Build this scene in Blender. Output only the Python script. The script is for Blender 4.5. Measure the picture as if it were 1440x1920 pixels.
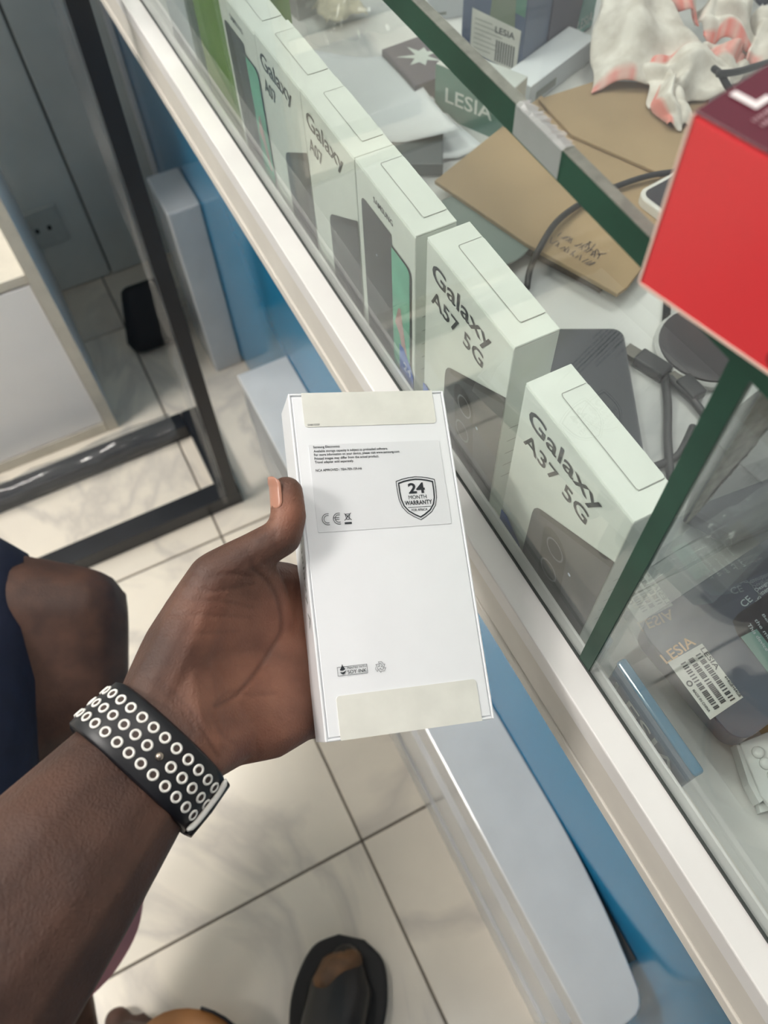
import bpy, bmesh, math, random
import numpy as np
from mathutils import Vector, Matrix
random.seed(7)
S = bpy.context.scene
for o in list(bpy.data.objects): bpy.data.objects.remove(o)
COL = S.collection

# ------------------------------------------------------------------ camera
F = 1514.77; CX, CY = 720.0, 960.0
RW = np.array([[0.89205827, -0.4509806, -0.02912985], [-0.40147781, -0.7612472, -0.50923301], [0.20747919, 0.46596051, -0.86013557]])
CAM = np.array([0.0, 0.0, 1.32])
cd = bpy.data.cameras.new('camera'); cam = bpy.data.objects.new('camera', cd); COL.objects.link(cam)
cd.sensor_fit = 'VERTICAL'; cd.sensor_height = 36.0; cd.lens = 36.0 * F / 1920.0
cd.clip_start = 0.02; cd.clip_end = 50
M = Matrix.Identity(4)
for i, ax in enumerate((RW[0], -RW[1], -RW[2])):
    for j in range(3): M[j][i] = ax[j]
for j in range(3): M[j][3] = CAM[j]
cam.matrix_world = M
cd.dof.use_dof = True; cd.dof.focus_distance = 0.415; cd.dof.aperture_fstop = 10.5
S.camera = cam
S.view_settings.view_transform = 'Standard'; S.view_settings.look = 'None'
S.view_settings.gamma = 1.0; S.view_settings.use_curve_mapping = False
S.view_settings.exposure = -0.2
w = bpy.data.worlds.new('world'); S.world = w; w.use_nodes = True
w.node_tree.nodes['Background'].inputs[0].default_value = (0.93, 0.97, 1.0, 1)
w.node_tree.nodes['Background'].inputs[1].default_value = 0.5

def ray(p): return RW.T @ np.array([(p[0]-CX)/F, (p[1]-CY)/F, 1.0])
def hit(p, axis, val):
    d = ray(p); t = (val-CAM[axis])/d[axis]; return Vector(CAM + d*t)
def PZ(x, y, z): return hit((x, y), 2, z)          # pixel -> point on a level plane
def PD(x, y, d): return Vector(CAM + ray((x, y))*d)  # pixel + depth along the lens axis

# ------------------------------------------------------------------ helpers
def lin(c):
    r = []
    for v in c:
        v = v/255.0; r.append(v/12.92 if v <= .04045 else ((v+.055)/1.055)**2.4)
    return tuple(r)
MATS = {}
def mat(name, c, rough=.5, metal=0., spec=.5, vary=(30, .06), bump=None, coat=0., sss=0., emis=0., alpha=None):
    if name in MATS: return MATS[name]
    m = bpy.data.materials.new(name); m.use_nodes = True; nt = m.node_tree; b = nt.nodes['Principled BSDF']
    rgb = lin(c)
    tc = nt.nodes.new('ShaderNodeTexCoord')
    if vary:
        n = nt.nodes.new('ShaderNodeTexNoise'); n.inputs['Scale'].default_value = vary[0]; n.inputs['Detail'].default_value = 5
        nt.links.new(tc.outputs['Object'], n.inputs['Vector'])
        r = nt.nodes.new('ShaderNodeValToRGB'); a = vary[1]
        r.color_ramp.elements[0].position = .3; r.color_ramp.elements[1].position = .7
        r.color_ramp.elements[0].color = (*[max(0, v*(1-a)) for v in rgb], 1)
        r.color_ramp.elements[1].color = (*[min(1, v*(1+a)) for v in rgb], 1)
        nt.links.new(n.outputs['Fac'], r.inputs['Fac']); nt.links.new(r.outputs['Color'], b.inputs['Base Color'])
    else: b.inputs['Base Color'].default_value = (*rgb, 1)
    b.inputs['Roughness'].default_value = rough; b.inputs['Metallic'].default_value = metal
    b.inputs['Specular IOR Level'].default_value = spec
    b.inputs['Coat Weight'].default_value = coat; b.inputs['Coat Roughness'].default_value = .08
    if sss:
        b.inputs['Subsurface Weight'].default_value = sss; b.inputs['Subsurface Radius'].default_value = (.006, .002, .001); b.inputs['Subsurface Scale'].default_value = 1
    if emis:
        b.inputs['Emission Color'].default_value = (*rgb, 1); b.inputs['Emission Strength'].default_value = emis
    if alpha is not None: b.inputs['Alpha'].default_value = alpha
    if bump:
        n2 = nt.nodes.new('ShaderNodeTexNoise'); n2.inputs['Scale'].default_value = bump[0]; n2.inputs['Detail'].default_value = 6
        nt.links.new(tc.outputs['Object'], n2.inputs['Vector'])
        bp = nt.nodes.new('ShaderNodeBump'); bp.inputs['Strength'].default_value = bump[1]; bp.inputs['Distance'].default_value = .002
        nt.links.new(n2.outputs['Fac'], bp.inputs['Height']); nt.links.new(bp.outputs['Normal'], b.inputs['Normal'])
    MATS[name] = m; return m
def glass(name, tint, ior=1.5, haze=0.0, hazec=(.8, .82, .82), rough=0.0):
    if name in MATS: return MATS[name]
    m = bpy.data.materials.new(name); m.use_nodes = True; nt = m.node_tree
    for n in list(nt.nodes):
        if n.type != 'OUTPUT_MATERIAL': nt.nodes.remove(n)
    out = [n for n in nt.nodes if n.type == 'OUTPUT_MATERIAL'][0]
    t = nt.nodes.new('ShaderNodeBsdfTransparent'); t.inputs[0].default_value = (*tint, 1)
    g = nt.nodes.new('ShaderNodeBsdfGlossy'); g.inputs['Roughness'].default_value = rough
    fr = nt.nodes.new('ShaderNodeFresnel')
    ge = nt.nodes.new('ShaderNodeNewGeometry'); mr = nt.nodes.new('ShaderNodeMapRange')   # same reflectance on both faces of a pane
    mr.inputs['To Min'].default_value = ior; mr.inputs['To Max'].default_value = 1/ior
    nt.links.new(ge.outputs['Backfacing'], mr.inputs['Value']); nt.links.new(mr.outputs[0], fr.inputs['IOR'])
    mx = nt.nodes.new('ShaderNodeMixShader')
    nt.links.new(fr.outputs[0], mx.inputs[0]); nt.links.new(t.outputs[0], mx.inputs[1]); nt.links.new(g.outputs[0], mx.inputs[2])
    last = mx
    if haze:
        d = nt.nodes.new('ShaderNodeBsdfDiffuse'); d.inputs[0].default_value = (*hazec, 1)
        tc = nt.nodes.new('ShaderNodeTexCoord'); n = nt.nodes.new('ShaderNodeTexNoise'); n.inputs['Scale'].default_value = 9; n.inputs['Detail'].default_value = 6
        nt.links.new(tc.outputs['Object'], n.inputs['Vector'])
        ml = nt.nodes.new('ShaderNodeMath'); ml.operation = 'MULTIPLY'; ml.inputs[1].default_value = haze*2; nt.links.new(n.outputs['Fac'], ml.inputs[0])
        m2 = nt.nodes.new('ShaderNodeMixShader'); nt.links.new(ml.outputs[0], m2.inputs[0]); nt.links.new(mx.outputs[0], m2.inputs[1]); nt.links.new(d.outputs[0], m2.inputs[2]); last = m2
    nt.links.new(last.outputs[0], out.inputs[0])
    MATS[name] = m; return m

def link(name, me, material, parent=None, smooth=False):
    if material: me.materials.append(material)
    if smooth:
        for p in me.polygons: p.use_smooth = True
    o = bpy.data.objects.new(name, me); COL.objects.link(o)
    if parent is not None: o.parent = parent
    return o
def obj(name, bm, material, parent=None, smooth=False):
    me = bpy.data.meshes.new(name); bmesh.ops.recalc_face_normals(bm, faces=bm.faces); bm.to_mesh(me); bm.free()
    return link(name, me, material, parent, smooth)
def thing(name, label, cat, m=None, group=None):
    o = bpy.data.objects.new(name, None); COL.objects.link(o); o.empty_display_size = .02
    if m is not None: o.matrix_world = m
    o['label'] = label; o['category'] = cat
    if group: o['group'] = group
    return o
def tag(o, label, cat, group=None):
    o['label'] = label; o['category'] = cat
    if group: o['group'] = group
    return o
def frame(origin, X, Y, Z):
    m = Matrix.Identity(4)
    for i, a in enumerate((X, Y, Z, origin)):
        for j in range(3): m[j][i] = a[j]
    return m
def zrot(loc, deg): return Matrix.Translation(loc) @ Matrix.Rotation(math.radians(deg), 4, 'Z')
def bx(bm, x0, x1, y0, y1, z0, z1, bev=0, seg=2):
    vs = [bm.verts.new((x, y, z)) for x in (x0, x1) for y in (y0, y1) for z in (z0, z1)]
    fs = [bm.faces.new([vs[i] for i in q]) for q in ((0, 1, 3, 2), (4, 6, 7, 5), (0, 4, 5, 1), (2, 3, 7, 6), (0, 2, 6, 4), (1, 5, 7, 3))]
    if bev:
        es = list({e for f in fs for e in f.edges})
        bmesh.ops.bevel(bm, geom=es, offset=bev, segments=seg, affect='EDGES', profile=.5)
    return bm
def box(name, x0, x1, y0, y1, z0, z1, material, parent=None, bev=0, seg=2, smooth=False):
    bm = bmesh.new(); bx(bm, x0, x1, y0, y1, z0, z1, bev, seg); return obj(name, bm, material, parent, smooth)
def prism(bm, pts, z0, z1):
    a = [bm.verts.new((p[0], p[1], z0)) for p in pts]; b = [bm.verts.new((p[0], p[1], z1)) for p in pts]
    n = len(pts); bm.faces.new(a); bm.faces.new(b)
    for i in range(n): bm.faces.new((a[i], a[(i+1) % n], b[(i+1) % n], b[i]))
def slab(name, pts, z0, z1, material, parent=None, bev=0):
    bm = bmesh.new(); prism(bm, pts, z0, z1)
    bmesh.ops.recalc_face_normals(bm, faces=bm.faces)
    if bev:
        es = [e for e in bm.edges if abs(e.verts[0].co.z-e.verts[1].co.z) < 1e-7]
        bmesh.ops.bevel(bm, geom=es, offset=bev, segments=2, affect='EDGES', profile=.5)
    return obj(name, bm, material, parent)
def flat(name, pts, z, material, parent):
    bm = bmesh.new(); f = bm.faces.new([bm.verts.new((p[0], p[1], z)) for p in pts])
    me = bpy.data.meshes.new(name); bm.normal_update()
    if f.normal.z < 0: f.normal_flip()
    bmesh.ops.triangulate(bm, faces=[f]); bm.to_mesh(me); bm.free()
    return link(name, me, material, parent)
def rrect(x0, x1, y0, y1, r, n=5, corners=(1, 1, 1, 1)):
    pts = []
    for i, (cx, cy, a) in enumerate(((x1-r, y1-r, 0), (x0+r, y1-r, 90), (x0+r, y0+r, 180), (x1-r, y0+r, 270))):
        if corners[i]:
            for k in range(n+1):
                t = math.radians(a+90*k/n); pts.append((cx+r*math.cos(t), cy+r*math.sin(t)))
        else:
            pts.append(((x1, y1), (x0, y1), (x0, y0), (x1, y0))[i])
    return pts
def ring2d(name, outer, inner, z, material, parent):
    n = len(outer); bm = bmesh.new()
    a = [bm.verts.new((p[0], p[1], z)) for p in outer]; b = [bm.verts.new((p[0], p[1], z)) for p in inner]
    for i in range(n): bm.faces.new((a[i], a[(i+1) % n], b[(i+1) % n], b[i]))
    return obj(name, bm, material, parent)
def circ(cx, cy, r, n=24, ry=None): return [(cx+r*math.cos(2*math.pi*k/n), cy+(ry or r)*math.sin(2*math.pi*k/n)) for k in range(n)]
def strokes(name, segs, wd, z, material, parent):
    bm = bmesh.new()
    for (x0, y0, x1, y1) in segs:
        d = Vector((x1-x0, y1-y0)); L = d.length or 1; nx, ny = -d.y/L*wd/2, d.x/L*wd/2
        bm.faces.new([bm.verts.new(q) for q in ((x0-nx, y0-ny, z), (x1-nx, y1-ny, z), (x1+nx, y1+ny, z), (x0+nx, y0+ny, z))])
    return obj(name, bm, material, parent)
def polyline(pts): return [(*pts[i], *pts[i+1]) for i in range(len(pts)-1)]
def text(name, body, material, parent, x, y, z, wd, ht, bold=0., rot=0., spacing=1.0):
    cu = bpy.data.curves.new('t', 'FONT'); cu.body = body; cu.offset = bold; cu.space_character = spacing; cu.resolution_u = 3
    o = bpy.data.objects.new('t', cu); COL.objects.link(o)
    dg = bpy.context.evaluated_depsgraph_get(); dg.update()
    me = bpy.data.meshes.new_from_object(o.evaluated_get(dg)); me.name = name
    bpy.data.objects.remove(o)
    co = np.empty(len(me.vertices)*3); me.vertices.foreach_get('co', co); co = co.reshape(-1, 3)
    mn, mx = co.min(0), co.max(0)
    sx = wd/(mx[0]-mn[0]); sy = ht/(mx[1]-mn[1]) if ht else sx
    c, s = math.cos(math.radians(rot)), math.sin(math.radians(rot))
    lx = (co[:, 0]-mn[0])*sx; ly = (co[:, 1]-mn[1])*sy
    out = np.stack([x+lx*c-ly*s, y+lx*s+ly*c, np.full(len(lx), z)], 1)
    me.vertices.foreach_set('co', out.ravel()); me.materials.clear(); me.update()
    return link(name, me, material, parent)
def tube(bm, pts, r, n=8, cap=True):
    pts = [Vector(p) for p in pts]; rs = r if isinstance(r, (list, tuple)) else [r]*len(pts)
    rings = []; up = None
    for i, p in enumerate(pts):
        t = (pts[min(i+1, len(pts)-1)]-pts[max(i-1, 0)]).normalized()
        if up is None: up = t.orthogonal().normalized()
        up = (up-t*up.dot(t)).normalized(); sd = t.cross(up)
        rings.append([bm.verts.new(p+(up*math.cos(2*math.pi*k/n)+sd*math.sin(2*math.pi*k/n))*rs[i]) for k in range(n)])
    for a, b in zip(rings, rings[1:]):
        for k in range(n): bm.faces.new((a[k], a[(k+1) % n], b[(k+1) % n], b[k]))
    if cap: bm.faces.new(rings[0][::-1]); bm.faces.new(rings[-1])
def spline(pts, n=8):
    pts = [Vector(p) for p in pts]; out = []
    for i in range(len(pts)-1):
        p0, p1, p2, p3 = pts[max(i-1, 0)], pts[i], pts[i+1], pts[min(i+2, len(pts)-1)]
        for k in range(n):
            t = k/n
            out.append(.5*((2*p1)+(p2-p0)*t+(2*p0-5*p1+4*p2-p3)*t*t+(3*p1-p0-3*p2+p3)*t**3))
    out.append(pts[-1]); return out
def inv_pts(m, pts):
    i = m.inverted(); return [i @ Vector(p) for p in pts]

# ------------------------------------------------------------------ materials
M_white = mat('white_laminate', (236, 234, 232), .32, vary=(14, .04))
M_rail = mat('aged_white_board', (222, 217, 208), .4, vary=(20, .06))
M_blue = mat('blue_gloss_panel', (44, 132, 176), .12, spec=.4, vary=(3, .05), coat=.1)
M_card = mat('white_box_card', (226, 232, 224), .38, vary=(45, .045))
M_card2 = mat('white_held_card', (238, 240, 243), .33, vary=(25, .02))
M_seam = mat('box_seam', (150, 152, 146), .6)
M_ink = mat('dark_ink', (38, 44, 50), .45, vary=None)
M_seal = mat('seal_sticker', (226, 226, 218), .3, vary=(70, .05))
M_label = mat('grey_label', (228, 230, 233), .3, vary=(40, .015))
M_green_edge = mat('green_glass_edge', (34, 68, 54), .4, spec=.15, vary=(25, .22))
M_black = mat('black_plastic', (24, 25, 28), .35)
M_glass = glass('case_glass', (.955, .975, .965), ior=1.34, haze=.012)

# ------------------------------------------------------------------ setting
def floor_mat(name, base, vein, rough):
    m = bpy.data.materials.new(name); m.use_nodes = True; nt = m.node_tree; b = nt.nodes['Principled BSDF']
    tc = nt.nodes.new('ShaderNodeTexCoord'); oi = nt.nodes.new('ShaderNodeObjectInfo')
    ad = nt.nodes.new('ShaderNodeVectorMath'); ad.operation = 'MULTIPLY_ADD'
    nt.links.new(oi.outputs['Random'], ad.inputs[0]); ad.inputs[1].default_value = (9, 5, 3); nt.links.new(tc.outputs['Object'], ad.inputs[2])
    n1 = nt.nodes.new('ShaderNodeTexNoise'); n1.inputs['Scale'].default_value = 2.6; n1.inputs['Detail'].default_value = 7; n1.inputs['Distortion'].default_value = 1.2
    n2 = nt.nodes.new('ShaderNodeTexNoise'); n2.inputs['Scale'].default_value = 5; n2.inputs['Detail'].default_value = 4
    for n in (n1, n2): nt.links.new(ad.outputs[0], n.inputs['Vector'])
    r = nt.nodes.new('ShaderNodeValToRGB'); e = r.color_ramp.elements
    e[0].position = .44; e[0].color = (*lin(base), 1); e[1].position = .56; e[1].color = (*lin(base), 1)
    v = e.new(.50); v.color = (*lin(vein), 1)
    nt.links.new(n1.outputs['Fac'], r.inputs['Fac'])
    r2 = nt.nodes.new('ShaderNodeValToRGB'); r2.color_ramp.elements[0].color = (.88, .87, .86, 1); r2.color_ramp.elements[1].color = (1, .99, .97, 1)
    r2.color_ramp.elements[0].position = .35; r2.color_ramp.elements[1].position = .65
    nt.links.new(n2.outputs['Fac'], r2.inputs['Fac'])
    mx = nt.nodes.new('ShaderNodeMix'); mx.data_type = 'RGBA'; mx.blend_type = 'MULTIPLY'; mx.inputs[0].default_value = 1
    nt.links.new(r.outputs[0], mx.inputs[6]); nt.links.new(r2.outputs[0], mx.inputs[7]); nt.links.new(mx.outputs[2], b.inputs['Base Color'])
    b.inputs['Roughness'].default_value = rough; return m
M_tile = floor_mat('marble_tile', (244, 236, 222), (220, 213, 203), .16)
M_marble = floor_mat('marble_shelf', (232, 233, 232), (196, 198, 200), .22)
floor = box('floor', -2.4, 1.2, -1.2, 1.9, -.03, -.004, mat('grout', (120, 112, 102), .9)); floor['kind'] = 'structure'
TX, TY, TS = .0245, .2085, .602
tme = None
for i in range(-4, 2):
    for j in range(-3, 3):
        if tme is None:
            bm = bmesh.new(); bx(bm, .0018, TS-.0018, .0018, TS-.0018, -.012, 0, .0012, 1)
            t = obj('tile', bm, M_tile, floor); tme = t.data
        else:
            t = bpy.data.objects.new('tile', tme); COL.objects.link(t); t.parent = floor
        t.location = (TX+i*TS, TY+j*TS, 0)
M_wall = mat('grey_polished_wall', (214, 218, 214), .2, spec=.5, vary=(4, .12))
wall = box('wall_back', -2.4, 1.2, 1.60, 1.70, 0, 2.8, mat('wall_joint', (96, 98, 96), .8)); wall['kind'] = 'structure'
wx = [-2.4, -1.75, -1.1, -.46, .048, .60, 1.2]
for a, b in zip(wx, wx[1:]):
    for z0, z1 in ((0, .62), (.62, 1.24), (1.24, 2.0), (2.0, 2.8)):
        box('wall_panel', a+.002, b-.002, 1.585, 1.60, z0+.002, z1-.002, M_wall, wall, .002, 1)
M_ceil = mat('ceiling_white', (238, 238, 236), .8)
ceil = box('ceiling', -2.4, 1.2, -1.2, 1.9, 2.8, 2.86, M_ceil); ceil['kind'] = 'structure'
wl = box('wall_left', -2.5, -2.4, -1.2, 1.9, 0, 2.86, mat('left_wall_paint', (128, 130, 130), .6)); wl['kind'] = 'structure'

def lamp(x, y, strength, where, sx=.6, sy=.6):
    t = thing('ceiling_light', 'square white ceiling light panel ' + where, 'light', Matrix.Translation((x, y, 2.8)), 'ceiling light panels')
    bm = bmesh.new()
    for a in ((-sx/2-.02, sx/2+.02, -sy/2-.02, -sy/2), (-sx/2-.02, sx/2+.02, sy/2, sy/2+.02), (-sx/2-.02, -sx/2, -sy/2, sy/2), (sx/2, sx/2+.02, -sy/2, sy/2)):
        bx(bm, *a, -.03, -.0005)
    obj('lamp_frame', bm, M_white, t)
    box('diffuser', -sx/2, sx/2, -sy/2, sy/2, -.022, -.012, mat('lamp_glow_%d' % (strength*10), (255, 250, 244), .5, vary=None, emis=strength), t)
lamp(-1.7, .75, 54, 'nearest the left wall')
lamp(.80, .80, 14, 'over the glass counter')
lamp(-.68, 1.30, 34, 'near the grey back wall, added to brighten the far floor', .4, .4)  # extra panel, added to lift the light on the far tiles

for k, (x, y) in enumerate(((.10, -.30), (-.08, -.36))):
    t = thing('downlight', ('round recessed downlight nearer the counter' if k == 0 else 'round recessed downlight farther from the counter'), 'light', Matrix.Translation((x, y, 2.8)), 'round downlights')
    bm = bmesh.new()
    for r0, r1, z0 in ((.075, .060, -.012),):
        a = [bm.verts.new((r0*math.cos(2*math.pi*q/24), r0*math.sin(2*math.pi*q/24), -.0005)) for q in range(24)]; b = [bm.verts.new((r1*math.cos(2*math.pi*q/24), r1*math.sin(2*math.pi*q/24), z0)) for q in range(24)]
        for q in range(24): bm.faces.new((a[q], a[(q+1) % 24], b[(q+1) % 24], b[q]))
    obj('lamp_ring', bm, M_white, t)
    bm = bmesh.new(); prism(bm, circ(0, 0, .058), -.010, -.004); obj('diffuser', bm, mat('downlight_glow', (255, 250, 244), .5, vary=None, emis=30), t)
# ------------------------------------------------------------------ display counter
ct = thing('display_counter', 'long white and blue shop counter with a glass display case on top', 'counter', Matrix.Translation((.45, .6, 0)))
OFF = Vector((.45, .6, 0))
def cbox(name, x0, x1, y0, y1, z0, z1, m, parent=ct, bev=0, seg=2):
    return box(name, x0-OFF.x, x1-OFF.x, y0-OFF.y, y1-OFF.y, z0, z1, m, parent, bev, seg)
Y0, Y1 = -.55, 1.578
cbox('sill_board', .1377, .162, Y0, Y1, .880, .8976, M_white, bev=.001)
cbox('fascia_rail', .1392, .170, Y0, Y1, .8425, .8785, M_rail, bev=.001)
cbox('fascia_strip', .1380, .170, Y0, Y1, .8295, .8418, M_rail, bev=.001)
cbox('case_floor', .162, .80, Y0, Y1, .835, .853, M_marble)
cbox('front_panel', .220, .235, Y0, Y1, .02, .835, M_blue)
cbox('back_panel', .80, .815, Y0, Y1, 0, 1.142, M_white)
cbox('end_trim', .2075, .2195, 1.566, 1.578, 0, .829, M_white, bev=.002)
# base: near plinth with rounded end, slab top over a front whose dark reflections are shaped as gaps
M_plinth = mat('glossy_white_plinth', (205, 207, 208), .2, vary=(9, .09), coat=.3)
M_plinth_refl = mat('plinth_reflection_grey', (96, 92, 88), .4, vary=(9, .05))  # dark reflections of the glossy front, painted as grey between the boards
pl = []
for k in range(9): 
    t = k/8; pl.append((.2195-.018*t**2.2, .10-.20*t))
top = [(.1377, .825), (.2195, .825)] + pl + [(.1985, -.107), (.194, -.1135), (.187, -.1175), (.178, -.119), (.1352, -.122)]
def sh(pts): return [(p[0]-OFF.x, p[1]-OFF.y) for p in pts]
slab('plinth_top', sh(top), .362, .384, M_plinth, ct, .002)
cbox('plinth_core', .150, .2195, -.08, .82, .0, .362, M_plinth_refl)
def board(name, z0, z1, xa, xb, m, za=None):  # front board, x varies from far (xa) to near (xb) end
    bm = bmesh.new(); v = []
    for (x, y, d) in ((xa, .822, 0), (xb, -.11, 1)):
        a, b = (z0, z1) if not d or za is None else za
        for xx in (x, .152):
            for z in (a, b): v.append(bm.verts.new((xx-OFF.x, y-OFF.y, z)))
    for q in ((0, 1, 3, 2), (4, 6, 7, 5), (0, 4, 5, 1), (2, 3, 7, 6), (0, 2, 6, 4), (1, 5, 7, 3)): bm.faces.new([v[i] for i in q])
    return obj(name, bm, m, ct)
board('plinth_board', .268, .361, .1395, .137, M_plinth, (.315, .361))
board('plinth_board', .135, .262, .141, .137, M_plinth, (.09, .225))
board('skirting', .0, .075, .1405, .133, M_plinth, (.0, .085))
cbox('pilaster', .158, .2195, 1.19, 1.305, 0, .407, M_plinth, bev=.004)
# glass
fg = cbox('front_glass', .154, .160, .0968, Y1, .8976, 1.1405, M_glass)
cbox('front_glass', .154, .160, Y0, .0872, .8976, 1.1405, M_glass)
tg = cbox('top_glass', .1545, .795, Y0, Y1, 1.1425, 1.1525, M_glass)
cbox('glass_edge', .1525, .1543, Y0, Y1, 1.1418, 1.1528, M_green_edge, tg)
cbox('ground_bevel', .1527, .1570, Y0, Y1, 1.1529, 1.1533, mat('rough_ground_glass', (112, 116, 108), .7, vary=(160, .25)), tg)
pg = cbox('partition_glass', .1562, .79, .0885, .0955, .853, 1.1405, M_glass)
cbox('glass_edge', .1537, .1560, .0876, .0964, .8978, 1.1405, M_green_edge, pg)
cbox('sill_gasket', .1535, .1545, Y0, Y1, .8976, .9000, mat('dark_gasket', (58, 64, 62), .7), fg)
for o in (tg, pg, fg):
    for ch in o.children: ch.matrix_parent_inverse = Matrix.Identity(4)
# tape left on the top edge, tape residue on the partition
M_tape = glass('clear_tape', (.86, .88, .88), haze=.28, rough=.25)
a = hit((968, 190), 0, .152); b = hit((1055, 275), 0, .152)
bm = bmesh.new()
rt_ = random.Random(8); NT = 22
for k in range(NT+1):
    t = k/NT; y = a.y+(b.y-a.y)*t
    for p in ((.1520, 1.1428), (.1520, 1.1535), (.1535, 1.1542+rt_.uniform(0, .0008)), (.1575+rt_.uniform(-.0012, .0012), 1.1533+rt_.uniform(0, .0010))):
        bm.verts.new((p[0]-OFF.x, y-OFF.y, p[1]))
bm.verts.ensure_lookup_table()
for k in range(NT):
    for q in range(3): bm.faces.new([bm.verts[i] for i in (4*k+q, 4*k+q+1, 4*k+q+5, 4*k+q+4)])
obj('clear_tape', bm, M_tape, tg)
M_resid = mat('dry_glue', (150, 152, 142), .7, vary=(220, .25), bump=(300, .6))
rb = random.Random(3); pts = []
n = 26
for k in range(n):
    t = k/(n-1); zz = 1.055+.083*t; pts.append((.1665+.020*t+rb.uniform(-.002, .002), zz))
for k in range(n):
    t = 1-k/(n-1); zz = 1.05+.088*t; pts.append((.1625, zz))
bm = bmesh.new(); vs = [bm.verts.new((p[0]-OFF.x, .0874-OFF.y, p[1])) for p in pts]
bm.faces.new(vs); bmesh.ops.triangulate(bm, faces=bm.faces); obj('glue_residue', bm, M_resid, pg)

# ------------------------------------------------------------------ phone boxes behind the glass
XF = .166
M_phone = mat('printed_phone_grey', (66, 68, 72), .3, vary=(20, .06))
M_phone2 = mat('printed_phone_dark', (14, 14, 16), .3)
M_phone3 = mat('printed_phone_rim', (22, 22, 25), .3)
M_badge = mat('badge_blue', (56, 104, 190), .3)
M_badge_t = mat('badge_white', (206, 216, 236), .4, vary=None)
M_screen = mat('printed_screen_green', (112, 186, 158), .25, vary=(28, .25))
M_screen2 = mat('printed_screen_pink', (186, 150, 148), .25, vary=(60, .2))
def box_frame(y, z0=.853, xf=XF, yaw=0):
    m = frame((xf, y, z0), (0, -1, 0), (0, 0, 1), (-1, 0, 0)); return m @ Matrix.Rotation(math.radians(yaw), 4, 'Y')
def phone_box(y, w, h, kind, label, second=None, d=.026, yaw=0):
    t = thing('phone_box', label, 'box', box_frame(y, yaw=yaw), 'white phone boxes behind the glass')
    E = .0003
    bm = bmesh.new(); bx(bm, 0, w, 0, h-.0012, -d, 0, .0008, 2); obj('body', bm, M_card, t)
    bm = bmesh.new(); bx(bm, 0, w, h-.0010, h, -d, -.0002, .0004, 1); obj('lid', bm, M_card, t)
    # tuck flap on the lid
    fl = rrect(w*.16, w*.86, -d+.0002, -d*.42, .002, 4, (0, 0, 1, 1))
    o = slab('tuck_flap', [(p[0], -p[1]) for p in fl], h, h+.0003, M_card, t)
    o.matrix_local = Matrix(((1, 0, 0, 0), (0, 0, 1, 0), (0, -1, 0, 0), (0, 0, 0, 1)))
    bm = bmesh.new(); fp = [(p[0], p[1]) for p in rrect(w*.155, w*.865, -d+.0002, -d*.40, .0022, 4, (0, 0, 1, 1))]
    strokes_pts = [(w*.86, -d+.001), (w*.86, -d*.44), (w*.845, -d*.41), (w*.18, -d*.41), (w*.16, -d*.44), (w*.16, -d+.001)]
    for i in range(len(strokes_pts)-1):
        (x0, q0), (x1, q1) = strokes_pts[i], strokes_pts[i+1]; dv = Vector((x1-x0, q1-q0)); nn = Vector((-dv.y, dv.x)).normalized()*.0002
        bm.faces.new([bm.verts.new(q) for q in ((x0-nn.x, h+.0005, q0-nn.y), (x1-nn.x, h+.0005, q1-nn.y), (x1+nn.x, h+.0005, q1+nn.y), (x0+nn.x, h+.0005, q0+nn.y))])
    obj('flap_seam', bm, M_seam, t)
    V = lambda v: h-v
    if kind == 'title':
        s = w/.0875
        text('title_text', 'Galaxy', M_ink, t, .0075*s, V(.0255), E, .0615*s, .0157, bold=.012)
        wid = .0565*s if '5G' in second else .0215
        text('model_text', second, M_ink, t, .0072*s, V(.0397), E, wid, .0107, bold=.012)
        L = .0262*s if w > .085 else .030
        pts = [(L, .003), (L, V(.083)), (L+.0008, V(.0775)), (L+.003, V(.0735)), (L+.0055, V(.0712)), (w-.0003, V(.0375 if w > .085 else .0455)), (w-.0003, .003)]
        flat('phone_print', pts, E, M_phone, t)
        rim = [(L+.0055, V(.0712)), (w-.0003, V(.0375 if w > .085 else .0455)), (w-.0003, V(.0375 if w > .085 else .0455)-.006), (L+.0065, V(.0712)-.004)]
        flat('phone_rim_print', rim, E*1.6, M_phone3, t)
        if w > .085:
            flat('camera_bar_print', [(p[0]+(p[1]-V(.1))*-.12, p[1]) for p in rrect(.040, .062, V(.155), V(.073), .0108, 7)], E*1.6, M_phone2, t)
            for q in range(2):
                cy = V(.086+.024*q); ring2d('lens_print', circ(.0505, cy, .0078), circ(.0505, cy, .0066), E*2.4, mat('lens_ring_print', (112, 114, 118), .3), t)
                flat('lens_print', circ(.0505, cy, .0040), E*2.4, M_phone3, t)
            flat('flash_print', circ(.0655, V(.0895), .0012), E*2.4, M_badge_t, t)
    else:
        flat('phone_print', [(p[0], p[1]) for p in rrect(.0068, .0472, .012, V(.0205), .005, 5, (0, 1, 1, 0))], E, M_phone, t)
        flat('screen_bezel_print', rrect(.0462, .0722, .012, V(.0278), .006, 5, (1, 0, 0, 1)), E*1.5, M_phone3, t)
        flat('screen_print', rrect(.0470, .0702, .015, V(.0292), .005, 5, (1, 0, 0, 1)), E*2.0, M_screen, t)
        flat('screen_print', [(.050, V(.088)), (.055, V(.072)), (.058, V(.07)), (.068, V(.112)), (.063, V(.115)), (.056, V(.094))], E*2.4, M_screen2, t)
        text('maker_text', 'SAMSUNG', M_ink, t, .0242, V(.0135), E, .025, .0040, bold=.01, spacing=1.05)
        flat('flash_print', circ(.026, V(.052), .0008), E*2, M_badge_t, t)
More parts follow.
